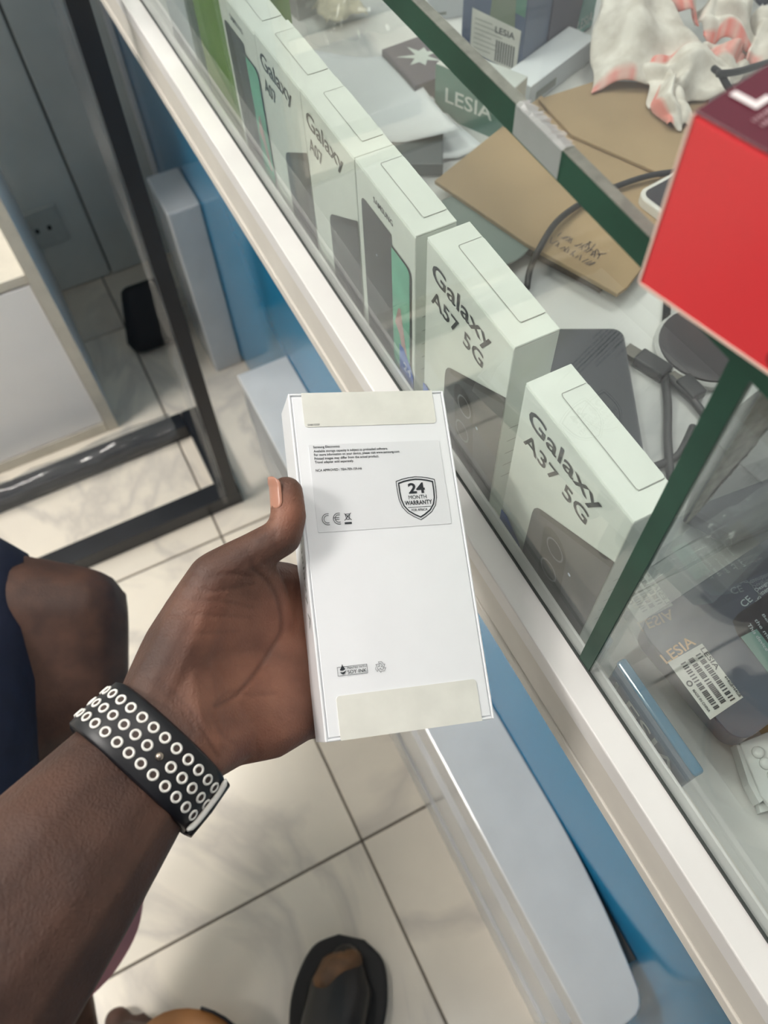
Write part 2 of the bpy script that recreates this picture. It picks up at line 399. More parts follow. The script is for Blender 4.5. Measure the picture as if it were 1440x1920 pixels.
    if kind == 'front' and w > .0755 or (kind == 'title' and w > .085):
        bxm = (.056, .0755) if kind == 'front' else (.0006, .0258)
        topv = .103 if kind == 'front' else .1165
        flat('warranty_badge', [(bxm[0], .010), (bxm[0], V(topv)), (bxm[0]+.006, V(topv-.0005)), (bxm[1]-.004, V(topv+.008)), (bxm[1], V(topv+.014)), (bxm[1], .010)], E*2.6, M_badge, t)
        text('badge_text', '24', M_badge_t, t, bxm[0]+.006, V(topv+.019), E*3.2, .0105, .0075, bold=.02)
    # small print on the near side face
    bm = bmesh.new(); rr = random.Random(int(y*1e4))
    for k in range(5):
        v = h*.62-k*.012; L = rr.uniform(.006, .013)
        bm.faces.new([bm.verts.new(q) for q in ((w+.0003, v, -.005), (w+.0003, v, -.005-L), (w+.0003, v-.0005, -.005-L), (w+.0003, v-.0005, -.005))])
    obj('side_print', bm, M_seam, t)
    return t
phone_box(.1973, .0875, .1630, 'title', 'white phone box with large grey lettering, nearest the green glass partition edge', 'A37 5G')
phone_box(.2975, .0875, .1750, 'title', 'tallest white phone box with large lettering, second from the glass partition', 'A57 5G')
phone_box(.3862, .0762, .1660, 'front', 'white phone box showing a dark phone and green screen, third from the glass partition')
phone_box(.4666, .0795, .1655, 'title', 'white phone box with small two line lettering, fourth from the glass partition', 'A07')
phone_box(.5450, .0780, .1645, 'title', 'white phone box with small two line lettering, fifth from the glass partition', 'A07')
phone_box(.6200, .0745, .1620, 'front', 'white phone box with a green screen picture, beside the green box')
gm = mat('green_box_card', (112, 152, 70), .4, vary=(12, .12)); gm2 = mat('green_box_fade', (170, 186, 130), .4, vary=(12, .1))
gb = thing('phone_box', 'green phone box at the far end of the row of boxes', 'box', box_frame(.742, xf=.176))
box('body', 0, .108, 0, .158, -.05, 0, gm, gb, .001)
box('lid', -.0004, .1084, .110, .1585, -.0505, .0005, gm, gb, .001)
flat('band_print', [(0.001, .001), (.107, .001), (.107, .03), (.001, .062)], .0004, gm2, gb)
gb2 = thing('phone_box', 'pale grey phone box behind the green one at the far end', 'box', box_frame(.835, xf=.172))
box('body', 0, .076, 0, .150, -.03, 0, mat('pale_grey_card', (200, 208, 212), .4), gb2, .001)
box('lid', -.0004, .0764, .125, .1505, -.0304, .0004, M_card, gb2, .001)

# ------------------------------------------------------------------ things lying in the case
ZS = .8532
def on(px, z=ZS): return [(PZ(x, y, z).x, PZ(x, y, z).y) for x, y in px]
M_kraft = mat('brown_cardboard', (164, 140, 108), .85, vary=(14, .10), bump=(60, .2))
cb = thing('cardboard_sheet', 'flattened brown cardboard piece lying in the display case', 'cardboard', Matrix.Translation(PZ(1010, 400, ZS)))
O = cb.location.copy()
def cpoly(name, px, z0, z1, m, par, bev=0):
    o = slab(name, [(p[0]-O.x, p[1]-O.y) for p in on(px, z1+ZS)], z0+ZS-O.z, z1+ZS-O.z, m, par, bev); return o
cpoly('sheet', [(815, 338), (985, 455), (1158, 551), (1176, 538), (1260, 430), (1300, 345), (1092, 235), (1015, 178)], .012, .016, M_kraft, cb, .0006)
cpoly('flap', [(1010, 185), (1072, 252), (1240, 326), (1330, 300), (1330, 160), (1120, 150)], .0165, .0195, M_kraft, cb, .0006)
cpoly('inner_layer', [(960, 440), (1010, 466), (1130, 530), (1200, 450), (1060, 380)], .0002, .0115, mat('cardboard_inside', (96, 80, 62), .9), cb)
M_stamp = mat('faded_stamp', (112, 98, 88), .9)
def stamp(name, body, px0, px1, hpx, z):
    a = PZ(*px0, z); b = PZ(*px1, z); ang = math.degrees(math.atan2(b.y-a.y, b.x-a.x))
    return text(name, body, M_stamp, cb, a.x-O.x, a.y-O.y, z-O.z, (b-a).length, hpx, bold=.01, rot=ang)
def marks(name, px0, px1, rows, n, ln, seed):
    a = PZ(*px0, ZS+.0164)-O; b = PZ(*px1, ZS+.0164)-O; u = (b-a).normalized(); v = Vector((-u.y, u.x, 0)); rr = random.Random(seed); sg = []
    for r in range(rows):
        for k in range(n):
            p = a+(b-a)*(k/n)+v*(r*ln*1.5)+u*rr.uniform(-.001, .001); q = p+v*rr.uniform(.5, 1)*ln+u*rr.uniform(-.6, .6)*ln
            sg.append((p.x, p.y, q.x, q.y))
    strokes(name, sg, .0009, a.z, M_stamp, cb)
marks('stamp_mark', (1092, 462), (1128, 482), 1, 7, .010, 1); marks('stamp_mark', (1030, 455), (1110, 502), 2, 16, .007, 2)
# paper sheets
M_paper = mat('white_paper', (222, 226, 230), .75, vary=(12, .03))
def curl(name, px, z, lift, m, label, seed=0):
    c = [PZ(x, y, z) for x, y in px]; bm = bmesh.new(); n = 12; g = []
    for i in range(n+1):
        row = []
        for j in range(n+1):
            u, v = i/n, j/n
            p = c[0]*(1-u)*(1-v)+c[1]*u*(1-v)+c[2]*u*v+c[3]*(1-u)*v
            row.append(bm.verts.new((p.x, p.y, p.z+lift*(u**3*.6+v**4*.4)*abs(math.sin(2+seed+3*u))+.001*math.sin(7*u+5*v+seed)+.0012)))
        g.append(row)
    for i in range(n):
        for j in range(n): bm.faces.new((g[i][j], g[i+1][j], g[i+1][j+1], g[i][j+1]))
    o = obj(name, bm, m, None, True); md = o.modifiers.new('thick', 'SOLIDIFY'); md.thickness = .0004
    o['label'] = label; o['category'] = 'paper'; return o
curl('paper_sheet', [(560, 95), (745, 118), (860, 265), (690, 275)], ZS+.010, .012, M_paper, 'upper loose sheet of white paper behind the phone boxes', 0)
curl('paper_sheet', [(640, 150), (800, 180), (905, 290), (720, 320)], ZS+.001, .010, M_paper, 'lower loose sheet of white paper behind the phone boxes', 2)
# teal LESIA box
def boxed(name, label, a, b, h, d, m, z=ZS, cat='box', bev=.001, group=None):
    """standing box whose front foot runs from pixel a (viewer's left) to pixel b"""
    A = PZ(*a, z); B = PZ(*b, z); X = (B-A).normalized(); Z = X.cross(Vector((0, 0, 1)))
    t = thing(name, label, cat, frame(A, X, (0, 0, 1), Z), group); wd = (B-A).length
    box('body', 0, wd, 0, h, -d, 0, m, t, bev); return t, wd
M_teal = mat('teal_card', (72, 118, 108), .4); M_tl = mat('silver_letters', (198, 208, 204), .4, vary=None)
t, wd = boxed('phone_carton', 'small teal box with pale capital letters among the papers', (815, 212), (945, 268), .048, .030, mat('pale_box_card', (196, 200, 196), .5))
flat('front_print', [(0, .006), (.006, 0), (wd-.008, 0), (wd, .006), (wd, .0475), (0, .0475)], .0004, M_teal, t)
text('maker_text', 'LESIA', M_tl, t, .012, .016, .0008, wd*.66, .014, bold=.012)
# purple flat box with a splash mark
t = thing('purple_box', 'flat dark purple box with a white splash mark, behind the teal box', 'box', Matrix.Translation(PZ(770, 110, ZS)))
Q = t.location.copy(); zt = ZS+.022
pp = [(p[0]-Q.x, p[1]-Q.y) for p in on([(716, 92), (800, 62), (885, 120), (778, 162)], zt)]
slab('body', pp, 0, .022, mat('purple_card', (88, 82, 96), .45), t, .0008)
c0 = PZ(790, 106, zt)-Q; st = []
for k in range(14):
    r = (.020 if k % 2 == 0 else .008)*(1+.25*math.sin(k*2.3)); a = 2*math.pi*k/14; st.append((c0.x+r*math.cos(a), c0.y+r*math.sin(a)))
flat('splash_print', st, zt-Q.z+.0004, M_tl, t)
# tall blue and green LESIA box with label
t, wd = boxed('phone_carton', 'tall blue and green phone box with a white barcode label', (862, 112), (972, 158), .105, .045, mat('blue_card', (54, 76, 112), .35))
flat('green_print', [(0.001, .070), (wd-.001, .062), (wd-.001, .104), (.001, .104)], .0004, mat('green_card', (66, 122, 104), .35), t)
flat('olive_print', [(wd*.45, .05), (wd*.85, .05), (wd*.8, .104), (wd*.5, .104)], .0007, mat('olive_card', (104, 118, 98), .35), t)
M_stick = mat('sticker_white', (206, 206, 200), .4, vary=(60, .05))
flat('label', [(.012, .014), (wd-.004, .010), (wd-.003, .050), (.012, .054)], .0010, M_stick, t)
text('label_text', 'LESIA', M_ink, t, wd*.56, .040, .0014, .022, .006, bold=.015)
strokes('barcode', [(wd*.6+i*.0028, .014, wd*.6+i*.0028, .034) for i in range(8)], .0014, .0014, M_ink, t)
strokes('small_print', [(.016, .046-k*.0045, .016+.02+.006*((k*7) % 3), .046-k*.0045) for k in range(7)], .0009, .0014, M_seam, t)
t, wd = boxed('dark_phone_box', 'dark purple and teal phone box beside the barcode label box', (1022, 118), (1110, 50), .075, .040, mat('dark_plum_card', (74, 70, 84), .4))
flat('teal_print', [(wd*.6, .002), (wd*.98, .002), (wd*.98, .073), (wd*.72, .073)], .0004, mat('teal_gloss', (92, 150, 140), .2), t)
text('maker_text', 'LESIA', M_tl, t, wd*.62, .008, .0008, wd*.33, .010, bold=.012)
t, wd = boxed('white_carton', 'plain white carton lying under the dark phone box', (990, 205), (1110, 112), .022, .032, M_paper)
flat('side_print', [(.01, .004), (wd*.4, .004), (wd*.4, .012), (.01, .012)], .0004, M_seam, t)
t, wd = boxed('white_carton', 'small white carton near the top of the glass edge', (800, 42), (872, 30), .03, .04, M_paper)
flat('side_print', [(.01, .005), (wd*.5, .005), (wd*.5, .008), (.01, .008)], .0004, M_seam, t)
# clear bag with beige scrap
M_film = glass('clear_film', (.90, .92, .92), haze=.10, rough=.12)
def film(name, label, px, z, amp, m=M_film, n=16, seed=1, cat='plastic film', dome=.0):
    c = [PZ(x, y, z) for x, y in px]; bm = bmesh.new(); g = []; rr = random.Random(seed)
    ph = [rr.uniform(0, 6) for _ in range(6)]
    for i in range(n+1):
        row = []
        for j in range(n+1):
            u, v = i/n, j/n; p = c[0]*(1-u)*(1-v)+c[1]*u*(1-v)+c[2]*u*v+c[3]*(1-u)*v
            h = amp*(abs(math.sin(9*u+4*v+ph[0]))+.6*abs(math.sin(13*v-6*u+ph[1]))+.4*math.sin(21*u*v+ph[2])+.6)+dome*math.sin(math.pi*u)*math.sin(math.pi*v)
            row.append(bm.verts.new((p.x+.002*math.sin(11*v+ph[3]), p.y+.002*math.sin(12*u+ph[4]), p.z+h)))
        g.append(row)
    for i in range(n):
        for j in range(n): bm.faces.new((g[i][j], g[i+1][j], g[i+1][j+1], g[i][j+1]))
    o = obj(name, bm, m, None, True); return tag(o, label, cat) if label else o
bg = film('clear_bag', 'crumpled clear plastic bag lying at the far end of the case', [(545, 10), (700, -40), (770, 60), (590, 100)], ZS+.004, .004, seed=4, cat='plastic bag', dome=.03)
sc = film('beige_scrap', 'crumpled beige paper scrap inside the clear bag', [(585, 25), (650, 0), (690, 35), (615, 60)], ZS+.002, .005, mat('beige_paper', (204, 192, 164), .8), seed=9, cat='paper', dome=.012)
sc.modifiers.new('thick', 'SOLIDIFY').thickness = .0006
t, wd = boxed('grey_carton', 'grey carton standing at the far end of the case', (560, 40), (640, 10), .05, .05, mat('grey_card', (118, 116, 116), .6), z=ZS)
flat('side_print', [(.01, .01), (wd*.6, .01), (wd*.6, .016), (.01, .016)], .0004, M_seam, t)
# rag
M_rag = None
def rag_mat():
    m = bpy.data.materials.new('rag_cotton'); m.use_nodes = True; nt = m.node_tree; b = nt.nodes['Principled BSDF']
    at = nt.nodes.new('ShaderNodeAttribute'); at.attribute_name = 'border'
    tc = nt.nodes.new('ShaderNodeTexCoord'); n = nt.nodes.new('ShaderNodeTexNoise'); n.inputs['Scale'].default_value = 55; n.inputs['Detail'].default_value = 8
    nt.links.new(tc.outputs['Object'], n.inputs['Vector'])
    r = nt.nodes.new('ShaderNodeValToRGB'); r.color_ramp.elements[0].color = (*lin((198, 190, 180)), 1); r.color_ramp.elements[1].color = (*lin((232, 226, 218)), 1)
    r.color_ramp.elements[0].position = .35; r.color_ramp.elements[1].position = .65; nt.links.new(n.outputs['Fac'], r.inputs['Fac'])
    mx = nt.nodes.new('ShaderNodeMix'); mx.data_type = 'RGBA'; nt.links.new(at.outputs['Fac'], mx.inputs[0]); nt.links.new(r.outputs[0], mx.inputs[6]); mx.inputs[7].default_value = (*lin((226, 128, 118)), 1)
    nt.links.new(mx.outputs[2], b.inputs['Base Color']); b.inputs['Roughness'].default_value = .95
    bp = nt.nodes.new('ShaderNodeBump'); bp.inputs['Strength'].default_value = .5; bp.inputs['Distance'].default_value = .002; nt.links.new(n.outputs['Fac'], bp.inputs['Height']); nt.links.new(bp.outputs['Normal'], b.inputs['Normal'])
    return m
def rag():
    bm = bmesh.new(); lay = bm.verts.layers.float.new('border')
    # (four pixel corners, lift of the middle, lift at each corner, side that carries the red border)
    SH = [([(1112, 40), (1188, 6), (1318, 148), (1104, 178)], .020, (.03, .05, .012, .004), 'e', 24),
          ([(1185, -8), (1250, 0), (1308, 92), (1222, 70)], .022, (.03, .045, .03, .035), 'b', 20),
          ([(1290, 48), (1385, 62), (1412, 118), (1300, 100)], .020, (.02, .03, .012, .02), 'b', 20),
          ([(1190, 138), (1345, 120), (1375, 182), (1225, 205)], .014, (.012, .02, .004, .004), 't', 22),
          ([(1210, 160), (1262, 150), (1296, 240), (1248, 246)], .016, (.006, .006, .003, .002), 'l', 16),
          ([(1395, 62), (1475, 40), (1490, 130), (1398, 128)], .018, (.015, .02, .008, .008), 'e', 16),
          ([(1290, 105), (1400, 90), (1400, 150), (1320, 165)], .012, (.006, .006, .004, .004), 'm', 18)]
    for q, (px, mid, cl, side, n) in enumerate(SH):
        c = [PZ(x, y, ZS+.022) for x, y in px]; g = []
        for i in range(n+1):
            row = []
            for j in range(n+1):
                u, v = i/n, j/n; wts = ((1-u)*(1-v), u*(1-v), u*v, (1-u)*v)
                p = sum((c[k]*wts[k] for k in range(4)), Vector()); h = sum(cl[k]*wts[k] for k in range(4))
                h += mid*math.sin(math.pi*u)*math.sin(math.pi*v)+.0045*math.sin(11*u+5*v+q*2)+.003*math.sin(17*v-7*u+q)
                e = min(u, v, 1-u, 1-v); h -= .004*max(0, 1-e*12)
                sx = .004*math.sin(9*v+q*3); sy = .004*math.sin(10*u+q*5)
                vt = bm.verts.new((p.x+sx, p.y+sy, p.z+max(h, 0)))
                s = 0.
                if side == 'b' and v > .86: s = 1
                if side == 't' and v < .14: s = 1
                if side == 'l' and u < .16: s = 1
                if side == 'm' and .3 < v < .7: s = .8
                if side == 'e' and v > .93 and u < .35: s = .8
                vt[lay] = s*(.75+.25*math.sin(40*u+q)); row.append(vt)
            g.append(row)
        for i in range(n):
            for j in range(n): bm.faces.new((g[i][j], g[i+1][j], g[i+1][j+1], g[i][j+1]))
    o = obj('cleaning_rag', bm, rag_mat(), None, True)
    md = o.modifiers.new('thick', 'SOLIDIFY'); md.thickness = .0022; md.offset = 0
    md = o.modifiers.new('sub', 'SUBSURF'); md.levels = 1; md.render_levels = 1
    return tag(o, 'crumpled white cotton rag with red borders on the cardboard', 'rag')
rag()
# cables
M_cable = mat('black_cable', (34, 34, 38), .4)
def cable(name, label, pts, r=.0022, plug=None):
    P = spline([PZ(x, y, ZS+z) for x, y, z in pts], 8)
    o0 = P[0]; t = thing(name, label, 'cable', Matrix.Translation((o0.x, o0.y, ZS)))
    bm = bmesh.new(); tube(bm, [p-Vector((o0.x, o0.y, ZS)) for p in P], r, 8); obj('cord', bm, M_cable, t, True)
    return t, Vector((o0.x, o0.y, ZS))
cable('charging_cable', 'black cable curving across the cardboard sheet', [(988, 540, .003), (994, 505, .008), (1012, 465, .020), (1045, 415, .0225), (1095, 378, .021), (1150, 352, .021), (1215, 330, .022), (1290, 318, .022), (1360, 300, .022)], .0026)
cable('black_cable', 'thin black cable crossing the red edged rag', [(1338, 128, .055), (1352, 140, .056), (1362, 158, .05), (1374, 180, .04), (1380, 230, .003)], .003)
cable('black_cable', 'black cable end lying on the rag at the right edge', [(1345, 138, .060), (1380, 135, .058), (1420, 124, .055), (1470, 108, .05)], .003)
t, o0 = cable('usb_cable', 'black cable with a flat metal plug beside the dark phone', [(1252, 560, .0035), (1249, 600, .0035), (1246, 650, .0035), (1246, 700, .004), (1252, 760, .004), (1252, 820, .004), (1256, 880, .0035), (1262, 930, .0035)], .0032)
def plug(par, o0, a, b, wd, th):
    A = PZ(*a, ZS+.004)-o0; B = PZ(*b, ZS+.004)-o0; X = (B-A).normalized(); L = (B-A).length
    m = frame(A, X, Vector((0, 0, 1)).cross(X), (0, 0, 1))
    o = box('plug_shell', 0, L*.3, -wd*.38, wd*.38, -.0015, .0035, mat('dull_metal', (120, 116, 108), .35, metal=.8), par, .0006); o.matrix_local = m
    o = box('plug_grip', L*.3, L, -wd/2, wd/2, -.003, th, M_cable, par, .0015, 3); o.matrix_local = m
plug(t, o0, (1172, 656), (1250, 705), .014, .006)
t2, o2 = cable('usb_cable', 'short black connector lying behind the glass glue mark', [(1245, 690, .004), (1270, 722, .005), (1295, 745, .005), (1330, 790, .004)], .003)
plug(t2, o2, (1262, 700), (1310, 748), .013, .006)
cable('black_cable', 'black cable end under the near corner of the glass partition', [(1218, 878, .003), (1245, 868, .003), (1275, 850, .003), (1300, 800, .003)], .003)
# dark phone
def phone(label, px, th, body_m, top_m, z, r=.009, name='phone', cat='phone', rim=None):
    c = [PZ(x, y, z+th) for x, y in px]; cen = sum(c, Vector())/4
    X = ((c[1]-c[0])+(c[2]-c[3])).normalized(); w_ = ((c[1]-c[0]).length+(c[2]-c[3]).length)/2
    Yv = Vector((0, 0, 1)).cross(X); l_ = abs(((c[3]-c[0]).dot(Yv)+(c[2]-c[1]).dot(Yv))/2)
    t = thing(name, label, cat, frame((cen.x, cen.y, z), X, Yv, (0, 0, 1)))
    slab('body', rrect(-w_/2, w_/2, -l_/2, l_/2, r, 6), 0, th, body_m, t, .0015)
    e = rim or .0022
    flat('screen', rrect(-w_/2+e, w_/2-e, -l_/2+e, l_/2-e, max(.002, r-e), 6), th+.0003, top_m, t)
    return t, w_, l_
M_ph = mat('grey_phone_back', (70, 73, 80), .18, vary=(8, .05)); M_scr = mat('dark_phone_glass', (58, 61, 68), .12)
phone('dark grey smartphone lying behind the box nearest the partition', [(1010, 615), (1168, 615), (1215, 880), (1040, 880)], .009, M_ph, M_scr, ZS+.001)
phone('white rimmed device partly hidden behind the red box', [(1212, 352), (1300, 300), (1345, 380), (1245, 430)], .024, mat('white_plastic', (226, 222, 216), .3), mat('dark_glass', (64, 62, 66), .15), ZS, r=.012, name='white_device', cat='device', rim=.004)
t = thing('round_charger', 'dark round charging pad under the red box', 'charger', Matrix.Translation(PZ(1322, 660, ZS)))
def lathe(bm, prof, n=40):
    rings = [[bm.verts.new((r*math.cos(2*math.pi*k/n), r*math.sin(2*math.pi*k/n), z)) for k in range(n)] for r, z in prof]
    for a, b in zip(rings, rings[1:]):
        for k in range(n): bm.faces.new((a[k], a[(k+1) % n], b[(k+1) % n], b[k]))
    bm.faces.new(rings[0]); bm.faces.new(rings[-1])
bm = bmesh.new(); lathe(bm, [(.037, 0), (.039, .002), (.039, .006), (.037, .008)]); obj('base', bm, mat('pad_rim_white', (196, 196, 194), .3), t, False)
bm = bmesh.new(); lathe(bm, [(.0362, .008), (.0358, .0095), (.030, .0100)]); obj('pad', bm, mat('pad_dark', (66, 62, 66), .35), t, False)
# green dish behind the boxes
t = thing('glass_dish', 'greenish clear round dish behind the tallest white phone box', 'dish', Matrix.Translation(PZ(895, 452, ZS)) @ Matrix.Scale(.82, 4))
bm = bmesh.new(); lathe(bm, [(.028, 0), (.045, .004), (.055, .012), (.056, .014), (.0545, .0142), (.044, .0062), (.026, .003)]); obj('bowl', bm, mat('green_tinted_plastic', (66, 78, 74), .12), t, True)
bm = bmesh.new(); lathe(bm, [(.0545, .0130), (.0565, .0138), (.0565, .0150), (.0548, .0152)]); obj('rim', bm, mat('dish_rim', (116, 130, 124), .1), t, True)
t, wd = boxed('dark_tray', 'dark grey flat tray edge under the white papers', (735, 330), (830, 330), .012, .06, mat('dark_tray', (84, 90, 92), .3))
flat('side_print', [(.004, .003), (.02, .003), (.02, .006), (.004, .006)], .0004, M_seam, t)
# cloth, carton at the top right
t, wd = boxed('grey_carton', 'grey flat carton behind the rag', (1300, 0), (1400, -40), .06, .05, mat('grey_card2', (122, 122, 126), .5))
flat('tape_print', [(.01, .035), (wd*.7, .04), (wd*.7, .046), (.01, .042)], .0004, M_stick, t)
o = film('navy_cloth', 'folded navy cloth at the back right of the case', [(1385, -100), (1450, -100), (1455, 20), (1405, 20)], ZS+.03, .008, mat('navy_cloth', (58, 62, 78), .8), seed=12, cat='cloth', dome=.02); o.modifiers.new('thick', 'SOLIDIFY').thickness = .003
# right compartment ------------------------------------------------
M_slate = mat('slate_blue_box', (78, 86, 102), .3, vary=(8, .08)); M_slate_top = mat('slate_blue_top', (80, 87, 100), .25, vary=(6, .10))
zt = ZS+.030
c = [PZ(1196, 1172, zt), PZ(1480, 985, zt), PZ(1325, 1440, zt)]
X = (c[1]-c[0]).normalized(); Yv = Vector((0, 0, 1)).cross(X); L = .165; W = abs((c[2]-c[0]).dot(Yv))
sb = thing('phone_carton', 'slate blue phone box with a white barcode sticker, right of the partition', 'box', frame((c[0].x, c[0].y, ZS), X, -Yv, (0, 0, -1)) @ Matrix.Scale(1, 4))
sb.matrix_world = frame((c[0].x, c[0].y, ZS), X, Yv, (0, 0, 1))
slab('body', rrect(0, L, -W, 0, .010, 8), .010, .0285, M_slate, sb, .002)
slab('lid', rrect(-.0006, L+.0006, -W-.0006, .0006, .0104, 8), .0288, .030, M_slate_top, sb, .0005)
slab('foot', rrect(.01, L-.01, -W+.01, -.01, .01, 6), 0, .010, M_black, sb)
E = .0303
def sl(px, py):
    p = PZ(px, py, zt)-c[0]; return p.dot(X), p.dot(Yv)
def sbt(name, body, a, b, h, m, off=0):
    (x0, y0), (x1, y1) = sl(*a), sl(*b); ang = math.degrees(math.atan2(y1-y0, x1-x0))
    return text(name, body, m, sb, x0, y0, E+off, math.hypot(x1-x0, y1-y0), h, bold=.012, rot=ang)
M_gold = mat('copper_letters', (206, 170, 128), .35, vary=None); M_pale = mat('pale_print', (168, 176, 180), .5, vary=None)
sbt('maker_text', 'LESIA', (1250, 1246), (1306, 1208), .0062, M_gold)
flat('sticker', [sl(1252, 1243), sl(1316, 1207), sl(1393, 1308), sl(1331, 1350)], E+.0001, M_stick, sb)
def stx(name, body, a, b, h, m=M_ink): sbt(name, body, a, b, h, m, .0003)
(x0, y0), (x1, y1), (x2, y2) = sl(1252, 1243), sl(1316, 1207), sl(1331, 1350)
U = Vector((x1-x0, y1-y0)); Vv = Vector((x2-x0, y2-y0))
def su(a, b): q = Vector((x0, y0))+U*a+Vv*b; return q.x, q.y
bars = []
rr = random.Random(5)
for row in (.30, .52, .74):
    b = .12
    while b < .93:
        bars.append((*su(row-.07, b), *su(row+.07, b))); b += rr.choice((.025, .035, .05))
strokes('barcode', bars, .0008, E+.0004, M_ink, sb)
def rt(name, body, a0, b0, wd, h, m=M_ink):   # lettering running down the sticker
    q = su(a0, b0); ang = math.degrees(math.atan2(Vv.y, Vv.x)); text(name, body, m, sb, q[0], q[1], E+.0004, wd, h, bold=.015, rot=ang)
rt('sticker_text', 'MADE IN CHINA', .07, .52, .014, .0016)
rt('sticker_text', 'LESIA', .86, .06, .014, .003)
rt('sticker_text', '4+4GB+64GB', .91, .58, .013, .0018)
q = su(.12, .42); ring2d('ring_mark', circ(q[0], q[1], .0018), circ(q[0], q[1], .0010), E+.0004, M_ink, sb)
sbt('ce_mark', 'CE', (1396, 1140), (1412, 1126), .0042, M_pale)
strokes('bin_mark', [(*sl(1420, 1124), *sl(1428, 1110)), (*sl(1428, 1124), *sl(1420, 1110)), (*sl(1416, 1129), *sl(1426, 1122))], .0006, E, M_pale, sb)
sbt('small_print', 'Designed by', (1420, 1112), (1462, 1084), .0028, M_pale)
sbt('small_print', 'Assembled in', (1424, 1120), (1466, 1092), .0028, M_pale)
pan = [sl(1373, 1165), sl(1385, 1150), sl(1480, 1085), sl(1560, 1180), sl(1440, 1260), sl(1382, 1190)]
flat('spec_panel', pan, E+.0001, mat('spec_panel_black', (34, 36, 42), .3), sb)
flat('spec_band', [sl(1388, 1195), sl(1418, 1180), sl(1470, 1245), sl(1440, 1262)], E+.0002, mat('spec_teal', (96, 132, 126), .3), sb)
for k, s_ in enumerate(('This device', 'the most', 'Before op', 'This car', 'No part')):
    a = (1400+k*13, 1172-k*9); sbt('small_print', s_, a, (a[0]+36, a[1]+50), .0022, M_pale, .0003)
# short blue LESIA box against the glass
za = hit((1180, 1268), 0, .176); zb = hit((1302, 1446), 0, .176)
hb = .045
t = thing('phone_carton', 'low blue phone box with pale capitals standing against the front glass', 'box', box_frame(.083, xf=.1665))
M_bl2 = mat('steel_blue_card', (78, 102, 124), .22, vary=(10, .06))
box('body', 0, .066, 0, .056, -.0055, 0, M_bl2, t, .002, 4)
box('lid', -.0003, .0663, .0525, .0563, -.0058, .0003, mat('shiny_blue_lid', (70, 120, 150), .08, spec=.8), t, .0018, 4)
text('maker_text', 'LESIA', M_tl, t, .006, .028, .0006, .054, .013, bold=.008)
# blister tray
t = thing('blister_tray', 'white plastic blister strip with round bumps at the right edge', 'packaging', Matrix.Translation(PZ(1430, 1450, ZS)))
Q = t.location.copy()
def tp(px, z): return [(p[0]-Q.x, p[1]-Q.y) for p in on(px, ZS+z)]
M_bl = mat('white_blister', (216, 220, 218), .25, vary=(40, .06))
slab('strip', tp([(1388, 1392), (1440, 1372), (1520, 1480), (1470, 1540), (1428, 1492), (1398, 1420)], .012), .008, .012, M_bl, t, .0006)
slab('side_fold', tp([(1380, 1394), (1390, 1388), (1432, 1500), (1424, 1506), (1404, 1470)], .010), .001, .010, M_bl, t)
slab('tab', tp([(1420, 1494), (1442, 1478), (1440, 1520), (1426, 1524)], .006), .001, .006, M_bl, t)
for (a, b) in ((1421, 1411), (1435, 1432), (1450, 1455), (1464, 1478)):
    p = PZ(a, b, ZS+.012)-Q; bm = bmesh.new(); lathe(bm, [(.0034, 0), (.0032, .0012), (.0022, .0022), (.001, .0025)], 18)
    o = obj('bump', bm, M_bl, t, True); o.location = (p.x, p.y, .012)
t, wd = boxed('yellow_card', 'narrow yellow card strip beside the blister strip', (1432, 1384), (1475, 1362), .014, .010, mat('yellow_card', (188, 164, 92), .5), bev=.0005)
flat('side_print', [(.002, .003), (wd*.8, .003), (wd*.8, .005), (.002, .005)], .0004, M_seam, t)
film('clear_film', 'crinkled clear plastic wrap over the slate blue box', [(1150, 1150), (1235, 1040), (1470, 900), (1460, 985)], ZS+.032, .0035, seed=21, n=22)
t = thing('dark_pouch', 'dark grey pouch lying behind the glass partition on the right', 'pouch', Matrix.Translation(PZ(1390, 860, ZS)))
Q = t.location.copy()
slab('body', tp([(1290, 960), (1330, 800), (1470, 690), (1640, 800), (1500, 960), (1380, 1010)], .016), .001, .016, mat('dark_pouch', (72, 72, 76), .35, vary=(15, .1)), t, .004)
slab('flap', tp([(1345, 830), (1470, 700), (1600, 790), (1430, 905)], .0185), .0163, .0185, mat('dark_pouch2', (84, 84, 88), .3), t, .0008)

# ------------------------------------------------------------------ red box on the top glass
zt0 = 1.1538
bl = PZ(1197, 531, zt0); ang = -77.1
br = PZ(1440, 700, zt0); X = (br-bl).normalized(); Z = X.cross(Vector((0, 0, 1)))
rd = thing('red_box', 'glossy red box with a maroon top resting on the top glass', 'box', frame(bl, X, (0, 0, 1), Z))
M_red = mat('glossy_red_card', (232, 62, 68), .28, vary=(6, .06)); M_mar = mat('maroon_card', (96, 34, 48), .2, vary=(6, .10))
HR = .0525
box('body', 0, .115, 0, HR-.0012, -.085, 0, M_red, rd, .0008)
box('lid', 0, .115, HR-.0010, HR, -.085, 0, M_mar, rd, .0004, 1)
M_edge = mat('worn_card_edge', (232, 200, 186), .6)
box('worn_edge', .0005, .1145, -.0002, .0009, -.0005, .0003, M_edge, rd); box('worn_edge', -.0003, .0005, .0005, HR-.001, -.0005, .0003, M_edge, rd)
M_wl = mat('white_letters', (238, 228, 228), .4, vary=None)
tt = text('top_text', 'L', M_wl, rd, 0, 0, 0, .0062, .0075, bold=.05); tt.matrix_local = frame((.0095, HR+.0004, -.0098), (0, 0, -1), (-1, 0, 0), (0, 1, 0))
bm = bmesh.new(); rr = random.Random(4)
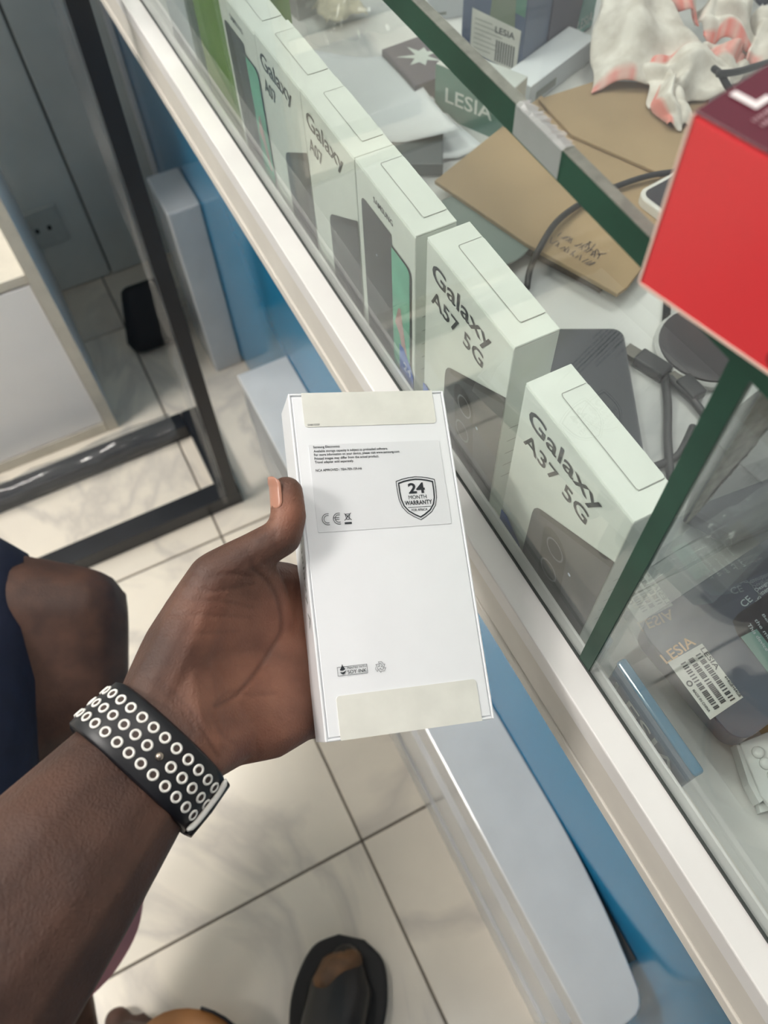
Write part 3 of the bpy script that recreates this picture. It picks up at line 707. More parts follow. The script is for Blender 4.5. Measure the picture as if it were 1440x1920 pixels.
for k in range(9):
    for r_ in range(2):
        x = .0112+r_*.0022; z = -.0058-k*.0011
        bm.faces.new([bm.verts.new(q) for q in ((x, HR+.0004, z), (x+.0011, HR+.0004, z), (x+.0011, HR+.0004, z-rr.uniform(.0004, .0009)), (x, HR+.0004, z-rr.uniform(.0004, .0009)))])
obj('small_print', bm, mat('pale_letters', (176, 136, 142), .5, vary=None), rd)
text('side_text', 'On', mat('dark_red_print', (160, 30, 38), .35, vary=None), rd, .0415, .002, .0005, .012, .007, bold=.01)

# ------------------------------------------------------------------ held phone box
A = np.array([[0.9375, -0.3212, -0.1342], [-0.2592, -0.9014, 0.3467], [-0.2323, -0.2902, -0.9283]])
HM = frame((.077, .1697, .9662), A[:, 0], -A[:, 1], -A[:, 2])
hbx = thing('phone_box', 'white phone box back with a 24 month warranty shield, held in the hand', 'box', HM)
W, H, D = .0835, .171, .026
R_ = .0011
bm = bmesh.new()
bx(bm, -W/2, W/2, -H/2, H/2, -D, -.0009, .0006, 2); obj('body', bm, M_card2, hbx)
def rim(name, x0, x1, y0, y1):
    return box(name, x0, x1, y0, y1, -.0009, .0, M_card2, hbx, .0003, 1)
rim('rim', -W/2, -W/2+R_, -H/2, H/2); rim('rim', W/2-R_, W/2, -H/2, H/2)
rim('rim', -W/2+R_, W/2-R_, H/2-R_, H/2); rim('rim', -W/2+R_, W/2-R_, -H/2, -H/2+R_)
box('inner_tray', -W/2+R_+.0006, W/2-R_-.0006, -H/2+R_+.0006, H/2-R_-.0006, -.0009, -.0002, M_card2, hbx, .0003, 1)
M_gap = mat('shadow_gap_card', (120, 122, 126), .8)
E = .0001
def seal(pts, name): 
    s = slab(name, pts, -.0002, .00012, M_seal, hbx); return s
seal(rrect(-.0350, .0352, .0672, H/2, .0018, 4, (0, 0, 1, 1)), 'seal_sticker')
seal(rrect(-.0346, .0352, -H/2, -.0657, .0018, 4, (1, 1, 0, 0)), 'seal_sticker')
box('seal_fold', -.0350, .0352, H/2-.0001, H/2+.0002, -.016, .0001, M_seal, hbx)
box('seal_fold', -.0346, .0352, -H/2-.0002, -H/2+.0001, -.016, .0001, M_seal, hbx)
slab('info_label', rrect(-.0343, .0350, .0125, .0577, .0008, 3), -.0002, .0001, M_label, hbx)
Z1 = .0003; Z2 = .00025
lines = [('Samsung Electronics', .0563, .0135), ('Available storage capacity is subject to preloaded software.', .0541, .0386), ('For more information on your device, please visit www.samsung.com', .0522, .0445), ('Printed images may differ from the actual product.', .0502, .0334), ('Travel adapter sold separately.', .0483, .0199), ('NCA APPROVED : TEH-7E9-159-H6', .0444, .0236)]
for s_, y, wd in lines:
    text('print_text', s_, M_ink, hbx, -.0320, y-.0009, Z1, wd, .0017 if s_[0] != 'N' else .0013, bold=.012)
# shield
def shield(cx, cy, s):
    half = [(0, .0113), (.0035, .0110), (.0072, .0103), (.0105, .0093), (.0105, .004), (.0102, -.0005), (.0090, -.0045), (.0065, -.0078), (.0032, -.0101), (0, -.0118)]
    pts = [(x*s, y*s) for x, y in half]+[(-x*s, y*s) for x, y in half[-2:0:-1]]
    return [(cx+x, cy+y) for x, y in pts]
SX, SY = .0189, .0272
ring2d('shield_print', shield(SX, SY, 1.0), shield(SX, SY, .968), Z1, M_ink, hbx)
ring2d('shield_print', shield(SX, SY, .90), shield(SX, SY, .835), Z1, M_ink, hbx)
text('shield_text', '24', M_ink, hbx, SX-.0044, SY+.0023, Z1, .0088, .0056, bold=.03)
text('shield_text', 'MONTH', M_ink, hbx, SX-.0049, SY-.0007, Z1, .0096, .0021, bold=.0)
text('shield_text', 'WARRANTY', M_ink, hbx, SX-.0073, SY-.0037, Z1, .0146, .0023, bold=.02)
strokes('shield_rule', [(SX-.0060, SY-.0049, SX+.0062, SY-.0049)], .00022, Z1, M_ink, hbx)
text('shield_text', 'FOR AFRICA', M_ink, hbx, SX-.0042, SY-.0070, Z1, .0084, .0013, bold=.008)
# CE mark outline and crossed bin
def arc(cx, cy, r, a0, a1, n=14): return [(cx+r*math.cos(math.radians(a0+(a1-a0)*k/n)), cy+r*math.sin(math.radians(a0+(a1-a0)*k/n))) for k in range(n+1)]
for cx in (-.0288, -.0232):
    seg = polyline(arc(cx, .0189, .0028, 75, 285))+polyline(arc(cx, .0189, .0019, 70, 290))
    if cx > -.025: seg += [(cx-.0027, .0194, cx+.0002, .0194), (cx-.0019, .0185, cx+.0002, .0185)]
    strokes('ce_mark', seg, .00028, Z1, M_ink, hbx)
bn = [(-.0203, .0213, -.0169, .0178), (-.0169, .0214, -.0205, .0177), (-.0200, .0209, -.0174, .0209), (-.0198, .0209, -.0194, .0182), (-.0176, .0209, -.0180, .0182), (-.0194, .0182, -.0180, .0182), (-.0193, .0200, -.0181, .0200)]
strokes('bin_mark', bn, .0003, Z1, M_ink, hbx); strokes('bin_mark', [(-.0206, .0163, -.0170, .0163)], .0010, Z1, M_ink, hbx)
# soy ink mark and recycling mark
fr_ = [(-.0325, -.0567), (-.0182, -.0567), (-.0182, -.0527), (-.0325, -.0527), (-.0325, -.0567)]
strokes('soy_mark', polyline(fr_), .0002, Z1, M_ink, hbx)
drop = [(-.0300, -.0514), (-.0296, -.0525), (-.0288, -.0537), (-.0286, -.0548), (-.0291, -.0558), (-.0300, -.0562), (-.0309, -.0558), (-.0314, -.0548), (-.0312, -.0537), (-.0304, -.0525)]
flat('soy_mark', drop, Z1, M_ink, hbx)
strokes('soy_mark', polyline(arc(-.0303, -.0528, .0022, 230, 320))+polyline(arc(-.0303, -.0520, .0026, 230, 310)), .00026, Z1+.0001, M_card2, hbx)
text('soy_text', 'PRINTED WITH', M_ink, hbx, -.0278, -.0540, Z1, .0092, .0009, bold=.01)
text('soy_text', 'SOY INK', M_ink, hbx, -.0278, -.0562, Z1, .0092, .0017, bold=.01)
rc = []
for k in range(3):
    a = math.radians(120*k); c_, s_ = math.cos(a), math.sin(a)
    path = [(-.0008, .0026), (.0008, .0026), (.0017, .0011), (.0023, .0013), (.0016, -.0002), (.0004, .0003), (.0010, .0007), (.0004, .0017), (-.0003, .0017), (-.0008, .0026)]
    path = [(x, y-.0001) for x, y in path]
    q = [(-.0117+x*c_-y*s_, -.0548+x*s_+y*c_) for x, y in path]; rc += polyline(q)
strokes('recycle_mark', rc, .00016, Z1, M_ink, hbx)
text('seal_text', 'GH68-55255F', M_ink, hbx, -.0335, .0679, Z2, .0062, .0010)
# faint print on the long left side
o = text('side_text', 'Galaxy A', M_seam, hbx, 0, 0, 0, .045, .006); o.matrix_local = frame((-W/2-.0003, .012, -.010), (0, -1, 0), (0, 0, 1), (-1, 0, 0))

# ------------------------------------------------------------------ person: arm, hand, leg
def skin_mat():
    m = bpy.data.materials.new('dark_skin'); m.use_nodes = True; nt = m.node_tree; b = nt.nodes['Principled BSDF']
    tc = nt.nodes.new('ShaderNodeTexCoord')
    n = nt.nodes.new('ShaderNodeTexNoise'); n.inputs['Scale'].default_value = 38; n.inputs['Detail'].default_value = 6
    n2 = nt.nodes.new('ShaderNodeTexNoise'); n2.inputs['Scale'].default_value = 420; n2.inputs['Detail'].default_value = 5
    n3 = nt.nodes.new('ShaderNodeTexVoronoi'); n3.inputs['Scale'].default_value = 520; n3.feature = 'DISTANCE_TO_EDGE'
    for q in (n, n2, n3): nt.links.new(tc.outputs['Object'], q.inputs['Vector'])
    ap = nt.nodes.new('ShaderNodeAttribute'); ap.attribute_name = 'palm'; ac = nt.nodes.new('ShaderNodeAttribute'); ac.attribute_name = 'crease'
    back = nt.nodes.new('ShaderNodeValToRGB'); back.color_ramp.elements[0].color = (*lin((64, 42, 34)), 1); back.color_ramp.elements[1].color = (*lin((86, 58, 46)), 1)
    palm = nt.nodes.new('ShaderNodeValToRGB'); palm.color_ramp.elements[0].color = (*lin((132, 86, 68)), 1); palm.color_ramp.elements[1].color = (*lin((160, 110, 88)), 1)
    for r in (back, palm):
        r.color_ramp.elements[0].position = .35; r.color_ramp.elements[1].position = .68; nt.links.new(n.outputs['Fac'], r.inputs['Fac'])
    mx = nt.nodes.new('ShaderNodeMix'); mx.data_type = 'RGBA'; nt.links.new(ap.outputs['Fac'], mx.inputs[0]); nt.links.new(back.outputs[0], mx.inputs[6]); nt.links.new(palm.outputs[0], mx.inputs[7])
    m2 = nt.nodes.new('ShaderNodeMix'); m2.data_type = 'RGBA'; nt.links.new(ac.outputs['Fac'], m2.inputs[0]); nt.links.new(mx.outputs[2], m2.inputs[6]); m2.inputs[7].default_value = (*lin((62, 34, 26)), 1)
    nt.links.new(m2.outputs[2], b.inputs['Base Color']); b.inputs['Roughness'].default_value = .56
    b.inputs['Subsurface Weight'].default_value = .06; b.inputs['Subsurface Radius'].default_value = (.004, .0015, .001); b.inputs['Subsurface Scale'].default_value = 1
    ad = nt.nodes.new('ShaderNodeMath'); ad.operation = 'ADD'; nt.links.new(n2.outputs['Fac'], ad.inputs[0]); nt.links.new(n3.outputs['Distance'], ad.inputs[1])
    bp = nt.nodes.new('ShaderNodeBump'); bp.inputs['Strength'].default_value = .35; bp.inputs['Distance'].default_value = .0008
    nt.links.new(ad.outputs[0], bp.inputs['Height']); nt.links.new(bp.outputs['Normal'], b.inputs['Normal'])
    return m
M_skin = skin_mat()
def hull(bm, sph, n=12):
    """convex hull of spheres (x,y,z,r) added to bm"""
    tmp = bmesh.new()
    for (p, r) in sph:
        for i in range(n//2+1):
            th = math.pi*i/(n//2)
            for k in range(n if 0 < i < n//2 else 1):
                ph = 2*math.pi*k/n; tmp.verts.new((p[0]+r*math.sin(th)*math.cos(ph), p[1]+r*math.sin(th)*math.sin(ph), p[2]+r*math.cos(th)))
    res = bmesh.ops.convex_hull(tmp, input=tmp.verts)
    bmesh.ops.delete(tmp, geom=[v for v in tmp.verts if not v.link_faces], context='VERTS')
    me = bpy.data.meshes.new('h'); bmesh.ops.recalc_face_normals(tmp, faces=tmp.faces); tmp.to_mesh(me); tmp.free(); bm.from_mesh(me); bpy.data.meshes.remove(me)
def remeshed(bm, voxel, smooth_it, name):
    me = bpy.data.meshes.new(name); bm.to_mesh(me); bm.free()
    o = bpy.data.objects.new(name, me); COL.objects.link(o)
    r = o.modifiers.new('r', 'REMESH'); r.mode = 'VOXEL'; r.voxel_size = voxel
    s = o.modifiers.new('s', 'SMOOTH'); s.factor = .5; s.iterations = smooth_it
    dg = bpy.context.evaluated_depsgraph_get(); dg.update()
    out = bpy.data.meshes.new_from_object(o.evaluated_get(dg)); bpy.data.objects.remove(o); out.name = name; return out
def sp(x, y, d, rpx): return (PD(x, y, d), rpx*d/F)
def sm(x, y, d, r): return (PD(x, y, d), r)
# forearm
chord = (.77, .64)
def pair(x, y, d, half, r):   # two spheres side by side across the limb, metres
    o = half*F/d; return [sm(x-chord[0]*o, y-chord[1]*o, d, r), sm(x+chord[0]*o, y+chord[1]*o, d, r)]
WR = [sp(287, 1342, .352, 78), sp(358, 1401, .350, 78)]
E0 = pair(238, 1466, .337, .0105, .0198); E1 = pair(96, 1642, .305, .0100, .0264); E2 = pair(-122, 1915, .272, .0075, .0355); E3 = pair(-330, 2250, .240, .004, .044)
bm = bmesh.new()
hull(bm, WR+E0); hull(bm, E0+E1); hull(bm, E1+E2); hull(bm, E2+E3)
SHO = (Vector((-.36, -.30, 1.16)), .055)
hull(bm, E3+[SHO])
# palm
T1 = sp(332, 1228, .368, 72); T2 = sp(374, 1152, .374, 66); T3 = sp(404, 1086, .376, 53)
HE = sp(428, 1374, .378, 66); P2 = sp(500, 1362, .390, 64); P3 = sp(566, 1338, .408, 50)
MP = sp(446, 1232, .396, 56); MP2 = sp(520, 1188, .408, 46); IX = sp(536, 1098, .418, 44)
MI = sm(640, 1125, .429, .0120); MM = sm(648, 1195, .428, .0120); MR = sm(655, 1268, .422, .0115); MK = sm(662, 1338, .413, .0105)
hull(bm, WR+[T1, HE]); hull(bm, [T1, HE, MP, P2]); hull(bm, [WR[0], T1, T2]); hull(bm, [T2, T3, MP]); hull(bm, [T1, T2, MP])
hull(bm, [MP, P2, MP2, P3]); hull(bm, [MP2, P3, IX, MI, MM]); hull(bm, [P3, MM, MR, MK, MP2]); hull(bm, [MP, MP2, IX, T3])
# thumb
TA = sp(470, 1040, .380, 40); TB = sp(530, 1006, .383, 37); TB2 = sp(541, 968, .384, 34.5); TC = sp(537, 925, .386, 33)
hull(bm, [T3, TA]); hull(bm, [TA, TB]); hull(bm, [TB, TB2]); hull(bm, [TB2, TC]); hull(bm, [TA, T3, MP2])
# fingers behind the box
for chain in ([(640, 1125, .429, .0105), (735, 1094, .436, .0095), (795, 1084, .441, .0085), (832, 1084, .441, .0072)],
              [(648, 1195, .428, .0105), (755, 1176, .436, .0098), (822, 1166, .442, .0088), (866, 1164, .441, .0074)],
              [(655, 1268, .422, .0100), (757, 1256, .431, .0093), (822, 1248, .437, .0083), (862, 1246, .436, .0070)],
              [(662, 1338, .413, .0090), (742, 1330, .421, .0080), (794, 1325, .425, .0072), (828, 1323, .424, .0062)]):
    for a, b in zip(chain, chain[1:]): hull(bm, [sm(*a), sm(*b)], 10)
arm = remeshed(bm, .00135, 7, 'arm')
nv = len(arm.vertices); co = np.empty(nv*3); arm.vertices.foreach_get('co', co); co = co.reshape(-1, 3)
no = np.empty(nv*3); arm.vertices.foreach_get('normal', no); no = no.reshape(-1, 3)
cc = (co-CAM) @ RW.T; px = np.stack([CX+F*cc[:, 0]/cc[:, 2], CY+F*cc[:, 1]/cc[:, 2]], 1)
toc = (CAM-co); toc /= np.linalg.norm(toc, axis=1)[:, None]; facing = np.clip((no*toc).sum(1), 0, 1)
def pdist(P, pl):
    best = np.full(len(P), 1e9)
    for (x0, y0), (x1, y1) in zip(pl, pl[1:]):
        a = np.array([x0, y0], float); d = np.array([x1-x0, y1-y0], float); L2 = d@d
        t = np.clip(((P-a)@d)/L2, 0, 1); best = np.minimum(best, np.linalg.norm(P-(a+t[:, None]*d), axis=1))
    return best
CR = [([(476, 1068), (498, 1090), (516, 1112), (528, 1152), (524, 1188), (507, 1222), (482, 1258), (446, 1302), (402, 1322)], .0012, 4.5, .75),
      ([(402, 1322), (430, 1300), (470, 1305), (520, 1300)], .0006, 4, .4),
      ([(296, 1272), (330, 1300), (362, 1338), (392, 1388), (408, 1420)], .0010, 4, .6), ([(275, 1268), (312, 1300), (345, 1335), (380, 1390)], .0007, 3.5, .5),
      ([(470, 1082), (440, 1076), (410, 1076)], .0007, 3.5, .5), ([(520, 1030), (512, 1012), (514, 996)], .0006, 3.5, .4),
      ([(500, 985), (486, 992), (480, 1002)], .0005, 3, .4), ([(508, 972), (492, 980)], .0005, 3, .4),
      ([(330, 1118), (370, 1126), (420, 1128), (476, 1138)], .0005, 3, .35), ([(318, 1150), (380, 1152), (470, 1160)], .0005, 3, .35),
      ([(305, 1182), (360, 1186), (450, 1184)], .0004, 3, .3), ([(345, 1092), (390, 1104), (440, 1104), (474, 1096)], .0006, 3, .4),
      ([(350, 1072), (395, 1084)], .0004, 3, .3), ([(395, 1330), (420, 1380), (440, 1396)], .0004, 3.5, .3), ([(478, 1378), (488, 1420)], .0004, 4, .3),
      ([(462, 1028), (474, 1046), (478, 1064)], .0005, 3, .35)]
disp = np.zeros(nv); cre = np.zeros(nv)
rc_ = random.Random(11)
for pl_, dep, wpx, dark in CR:
    q_ = [(p.x, p.y) for p in spline([Vector((x+rc_.uniform(-2.5, 2.5), y+rc_.uniform(-2.5, 2.5), 0)) for x, y in pl_], 4)]; pl_ = q_; dep *= .75; dark *= .62
    g = np.exp(-(pdist(px, pl_)/wpx)**2)*(facing > .15); disp = np.maximum(disp, dep*g); cre = np.maximum(cre, dark*g)
ok = cc[:, 2] > .05; disp[~ok] = 0; cre[~ok] = 0
co2 = co-no*disp[:, None]
pal = np.zeros(nv)
for (x, y, r) in ((470, 1290, 120), (520, 1170, 90), (430, 1180, 80), (545, 960, 45), (500, 1380, 90), (440, 1390, 70)):
    pal = np.maximum(pal, np.exp(-((px[:, 0]-x)**2+(px[:, 1]-y)**2)/r**2))
pal *= (facing > 0); pal *= np.clip((px[:, 0]-250)/80, 0, 1)
arm.vertices.foreach_set('co', co2.ravel())
# leg: thigh, knee, shin (same person)
bm = bmesh.new()
K = [sp(150, 1152, .80, 92), sp(146, 1300, .80, 96)]; TH = [sp(-60, 1150, .78, 128), sp(-60, 1370, .78, 135)]; HIP = [(Vector((-.50, .02, .62)), .085), (Vector((-.46, -.10, .60)), .085)]
hull(bm, K+TH); hull(bm, TH+HIP)
AN = (Vector((-.425, .07, .09)), .036); CA = (Vector((-.34, .27, .34)), .052)
hull(bm, [K[0], K[1], CA]); hull(bm, [CA, AN]); FT = [(Vector((-.415, .07, .032)), .030), (Vector((-.37, .11, .045)), .034), (Vector((-.33, .09, .028)), .026)]
hull(bm, [AN]+FT)
hull(bm, [(Vector((-.375, .125, .024)), .022), (Vector((-.376, .150, .022)), .019)])
for q in range(4): hull(bm, [(Vector((-.350+.018*q, .112-.012*q, .020)), .013), (Vector((-.346+.019*q, .136-.016*q, .016)), .0105)], 8)
leg = remeshed(bm, .006, 4, 'leg')
# torso, head and right leg: the rest of the seated person, behind and below the picture
bm = bmesh.new(); RS = Vector((.03, -.44, 1.20)); HC = Vector((-.16, -.40, 1.47))
hull(bm, [SHO, (RS, .06), (Vector((-.36, -.40, .70)), .10), (Vector((-.14, -.46, .70)), .10)])
hull(bm, [(Vector((-.36, -.40, .70)), .10), (Vector((-.14, -.46, .70)), .10), (Vector((-.44, -.20, .60)), .085), (Vector((-.12, -.36, .58)), .09)])
hull(bm, [(Vector((-.17, -.42, 1.22)), .055), (Vector((-.165, -.405, 1.34)), .052)])
hull(bm, [(HC+Vector((0, -.02, .03)), .090), (HC+Vector((.01, .03, .02)), .080), (HC+Vector((.015, .05, -.075)), .045)], 16)
hull(bm, [(HC+Vector((.022, .105, .02)), .010), (HC+Vector((.028, .122, -.025)), .013)], 8)
for q in (-1, 1):
    hull(bm, [(HC+Vector((q*.088, -.015, .015)), .016), (HC+Vector((q*.088, -.01, -.02)), .012)], 8)
hull(bm, [(HC+Vector((0, .082, -.062)), .010), (HC+Vector((.036, .080, -.062)), .010)], 8)
hull(bm, [(RS, .055), (Vector((.075, -.47, .98)), .042)]); hull(bm, [(Vector((.075, -.47, .98)), .042), (Vector((.06, -.21, 1.24)), .028)])
hull(bm, [(Vector((-.12, -.36, .58)), .09), (Vector((-.10, -.17, .52)), .060)]); hull(bm, [(Vector((-.10, -.17, .52)), .060), (Vector((-.11, -.12, .10)), .036)])
tors = remeshed(bm, .012, 4, 'torso')
bm = bmesh.new(); lay = bm.verts.layers.float.new('palm'); lc = bm.verts.layers.float.new('crease')
bm.from_mesh(arm); bm.verts.ensure_lookup_table()
for i, v in enumerate(bm.verts): v[lay] = float(pal[i]); v[lc] = float(cre[i])
bm.from_mesh(leg); bm.from_mesh(tors)
me = bpy.data.meshes.new('body'); bm.to_mesh(me); bm.free()
per = thing('person', 'person holding the white box, bare forearm, palm up, seated with one knee forward', 'person', Matrix.Translation((-.45, -.20, 0)))
per_o = Vector((-.45, -.20, 0))
for v in me.vertices: v.co -= per_o
link('body', me, M_skin, per, True)
# nail
ncen = PD(521, 921, .379); nn = (Vector(CAM)-ncen).normalized()
ntop = PD(531, 893, .3835); nbot = PD(509, 958, .379)
up = (ntop-nbot).normalized(); side = up.cross(nn).normalized()
nrm = (nn*.50-Vector(RW[0])*.85).normalized(); side = up.cross(nrm).normalized(); nrm = side.cross(up).normalized()
bm = bmesh.new(); g = []
for i in range(13):
    row = []
    for j in range(9):
        u = (i/12-.5); v = (j/8-.5)
        taper = math.sqrt(max(.05, 1-max(0, (abs(u)-.22)/.30)**2.2)) if u < 0 else math.sqrt(max(.12, 1-max(0, (u-.25)/.27)**2.6))
        ax_p = PD(541, 968, .384)*(0.5-u)+PD(536, 908, .386)*(0.5+u)
        a = v*1.55*taper; rr_ = .00885+(.0004 if u > .3 else 0)
        d_ = nrm*math.cos(a)+side*math.sin(a)
        row.append(bm.verts.new(ax_p+d_*rr_-per_o))
    g.append(row)
for i in range(12):
    for j in range(8): bm.faces.new((g[i][j], g[i+1][j], g[i+1][j+1], g[i][j+1]))
o = obj('thumb_nail', bm, mat('nail', (178, 128, 108), .28, vary=(60, .08)), per, True); md = o.modifiers.new('thick', 'SOLIDIFY'); md.thickness = .0007; md.offset = 1
# shorts leg
M_navy = mat('navy_cotton', (20, 26, 48), .85, vary=(40, .2), bump=(90, .4))
bm = bmesh.new()
hull(bm, [sp(-55, 1128, .78, 132), sp(-62, 1230, .78, 138), sp(-150, 1140, .77, 160), sp(-150, 1330, .77, 160), (HIP[0][0], .10), (HIP[1][0], .10)], 16)
for v in bm.verts: v.co -= per_o
o = obj('shorts', bm, M_navy, per, True)
bm = bmesh.new(); hull(bm, [(SHO[0]+Vector((-.02, -.01, .0)), .075), (RS+Vector((.01, -.01, 0)), .075), (Vector((-.36, -.41, .66)), .122), (Vector((-.14, -.47, .66)), .122), (Vector((-.17, -.43, 1.24)), .06)])
for v in bm.verts: v.co -= per_o
obj('shirt', bm, M_navy, per, True)
bm = bmesh.new(); hull(bm, [(HC+Vector((0, -.030, .045)), .092), (HC+Vector((.005, .0, .055)), .086), (HC+Vector((0, -.06, -.02)), .065)], 16)
for v in bm.verts: v.co -= per_o
obj('hair', bm, mat('black_hair', (22, 19, 18), .8, bump=(400, .8)), per, True)
for q in (0, 1):
    bm = bmesh.new(); bmesh.ops.create_uvsphere(bm, u_segments=14, v_segments=10, radius=.0125)
    for v in bm.verts: v.co += HC+Vector((-.016+.058*q, .090, .012))-per_o
    obj('eye', bm, mat('eye_white', (226, 220, 212), .2, vary=None), per, True)

# ------------------------------------------------------------------ watch band
def unpx(x, y, d): return PD(x, y, d)
Wc_arm = PD(236, 1464, .3385); Wc_hand = PD(322, 1372, .351)
ax = (Wc_hand-Wc_arm).normalized()
sidev = (PD(420, 1452, .350)-PD(225, 1291, .352)); sidev = (sidev-ax*sidev.dot(ax)).normalized()
nearv = ax.cross(sidev); 
if nearv.dot(Vector(CAM)-Wc_arm) < 0: nearv = -nearv
wb = thing('watch_band', 'black rubber watch band with white ringed holes around the wrist', 'watch band', frame((Wc_arm+Wc_hand)/2, sidev, ax, sidev.cross(ax)))
nz = sidev.cross(ax); sgn = 1 if nz.dot(nearv) > 0 else -1
BW = .0262; SA, SB = .0312, .0232
def bp_(t, y, off):   # point on band: t angle (90 = toward the viewer), y along the arm
    k = 1-.055*(y/BW); c_, s_ = math.cos(t), math.sin(t)
    e = 2.4; rr_ = 1.0/((abs(c_/(SA*k)))**e+(abs(s_/(SB*k)))**e)**(1/e)+off
    return Vector((c_*rr_, y, sgn*s_*rr_))
bm = bmesh.new(); NB = 96; prof = [(-BW/2, .0000), (-BW/2+.0012, .0018), (-BW/4, .0023), (0, .0024), (BW/4, .0023), (BW/2-.0012, .0018), (BW/2, .0000), (BW/2-.002, -.0014), (-BW/2+.002, -.0014)]
rings = [[bm.verts.new(bp_(2*math.pi*k/NB, y, o_)) for (y, o_) in prof] for k in range(NB)]
for k in range(NB):
    for q in range(len(prof)): bm.faces.new((rings[k][q], rings[(k+1) % NB][q], rings[(k+1) % NB][(q+1) % len(prof)], rings[k][(q+1) % len(prof)]))
M_rub = mat('black_rubber', (20, 21, 27), .42, vary=(60, .08))
obj('strap', bm, M_rub, wb, True)
M_eye = mat('white_rubber', (236, 234, 228), .4, vary=None); M_hole = mat('hole_dark', (62, 48, 42), .6, vary=None)
bm = bmesh.new(); n1, n2 = 20, 8; rgs = []
for i in range(n1):
    a = 2*math.pi*i/n1; rgs.append([bm.verts.new(((.00185+.00056*math.cos(2*math.pi*j/n2))*math.cos(a), (.00185+.00056*math.cos(2*math.pi*j/n2))*math.sin(a), .00050*math.sin(2*math.pi*j/n2))) for j in range(n2)])
for i in range(n1):
    for j in range(n2): bm.faces.new((rgs[i][j], rgs[(i+1) % n1][j], rgs[(i+1) % n1][(j+1) % n2], rgs[i][(j+1) % n2]))
eye0 = bpy.data.meshes.new('eyelet'); bm.to_mesh(eye0); bm.free(); eye0.materials.append(M_eye)
for p in eye0.polygons: p.use_smooth = True
bm = bmesh.new(); bm.faces.new([bm.verts.new((.0019*math.cos(2*math.pi*k/16), .0019*math.sin(2*math.pi*k/16), .0001)) for k in range(16)])
hol0 = bpy.data.meshes.new('hole'); bm.to_mesh(hol0); bm.free(); hol0.materials.append(M_hole)
# arc-length table for even spacing
tt_ = [math.radians(-30+k*.5) for k in range(481)]; arcs = [0.]
for a, b in zip(tt_, tt_[1:]): arcs.append(arcs[-1]+(bp_(b, 0, .0024)-bp_(a, 0, .0024)).length)
step = .0064; nst = int(arcs[-1]/step)
for row, (y, sh_) in enumerate(((.0066, 0), (.0, .5), (-.0066, 0))):
    for k in range(nst):
        s_ = (k+sh_)*step
        if s_ < .006: continue
        idx = min(range(len(arcs)), key=lambda i: abs(arcs[i]-s_)); t = tt_[idx]
        if row == 1 and abs(math.degrees(t)-77) < 6.5:
            p = bp_(t, y, .0026); bm = bmesh.new(); bmesh.ops.create_uvsphere(bm, u_segments=14, v_segments=8, radius=.0018)
            o = obj('stud', bm, mat('stud_metal', (176, 164, 152), .25, metal=.9), wb, True); o.location = p; continue
        p = bp_(t, y, .0025); d1 = (bp_(t+.02, y, .0025)-bp_(t-.02, y, .0025)).normalized(); d2 = (bp_(t, y+.0005, .0025)-bp_(t, y-.0005, .0025)).normalized(); d3 = d1.cross(d2)
        if d3.dot(p) < 0: d1 = -d1; d3 = d1.cross(d2)
        o = bpy.data.objects.new('eyelet', eye0); COL.objects.link(o); o.parent = wb; o.matrix_local = frame(p, d1, d2, d3)
        h_ = bpy.data.objects.new('hole', hol0); COL.objects.link(h_); h_.parent = o
# white trimmed slot where the strap tucks in, near the outer wrist
t0 = math.radians(17); loop = []
for k in range(15):
    a = -1+2*k/14; loop.append(bp_(t0+math.radians(5*(a*a)**2), a*BW*.46, .0036))
bm = bmesh.new(); tube(bm, loop, [.0007]+[.0013]*13+[.0007], 8); obj('keeper_trim', bm, M_eye, wb, True)
bm = bmesh.new(); rgs = []
for k in range(13):
    t = math.radians(14-k*4.6); rgs.append([bm.verts.new(bp_(t, y, o_)) for (y, o_) in ((-BW*.5, .0015), (-BW*.47, .0042), (0, .0048), (BW*.47, .0042), (BW*.5, .0015))])
for a, b in zip(rgs, rgs[1:]):
    for q in range(4): bm.faces.new((a[q], a[q+1], b[q+1], b[q]))
o = obj('keeper', bm, M_rub, wb, True); o.modifiers.new('t', 'SOLIDIFY').thickness = .0015

# ------------------------------------------------------------------ shoes, cloth on the floor
def shoe(name, label, cen, deg, m_up, m_sole, m_toe, L=.27, wd=.10):
    t = thing(name, label, 'shoe', zrot(cen, deg))
    prof = [(-L/2, .030), (-L*.42, .036), (-L*.2, .034), (0, .040), (L*.2, .049), (L*.34, .046), (L*.44, .036), (L*.5, .014)]
    out = [(p.x, p.y) for p in spline([Vector((x, y*wd/.1, 0)) for x, y in prof], 5)]; out = out+[(x, -y) for x, y in out[::-1]]
    slab('sole', out, 0, .022, m_sole, t, .004)
    bm = bmesh.new()
    hull(bm, [((L*.28, .018, .034), .026), ((L*.28, -.018, .034), .026), ((L*.40, 0, .03), .022), ((.02, .01, .05), .034), ((.02, -.01, .05), .034)], 14)
    obj('upper', bm, m_up, t, True)
    bm = bmesh.new(); hull(bm, [((-L*.3, .008, .045), .030), ((-L*.38, -.004, .045), .028), ((.0, 0, .055), .034)], 14); obj('heel_cup', bm, m_up, t, True)
    bm = bmesh.new(); hull(bm, [((L*.36, .016, .040), .0185), ((L*.40, -.006, .038), .0175), ((L*.30, .02, .043), .02)], 12); obj('toe_cap', bm, m_toe, t, True)
    return t
pc = PZ(600, 1852, .03)
shoe('black_shoe', 'black shoe with a brown toe cap on the floor tiles', (pc.x-.030, pc.y-.085, 0), 52, mat('black_leather', (30, 27, 26), .35, vary=(25, .3)), mat('black_sole', (22, 21, 22), .6), mat('brown_toe', (104, 72, 44), .5, vary=(60, .35)), .31, .135)
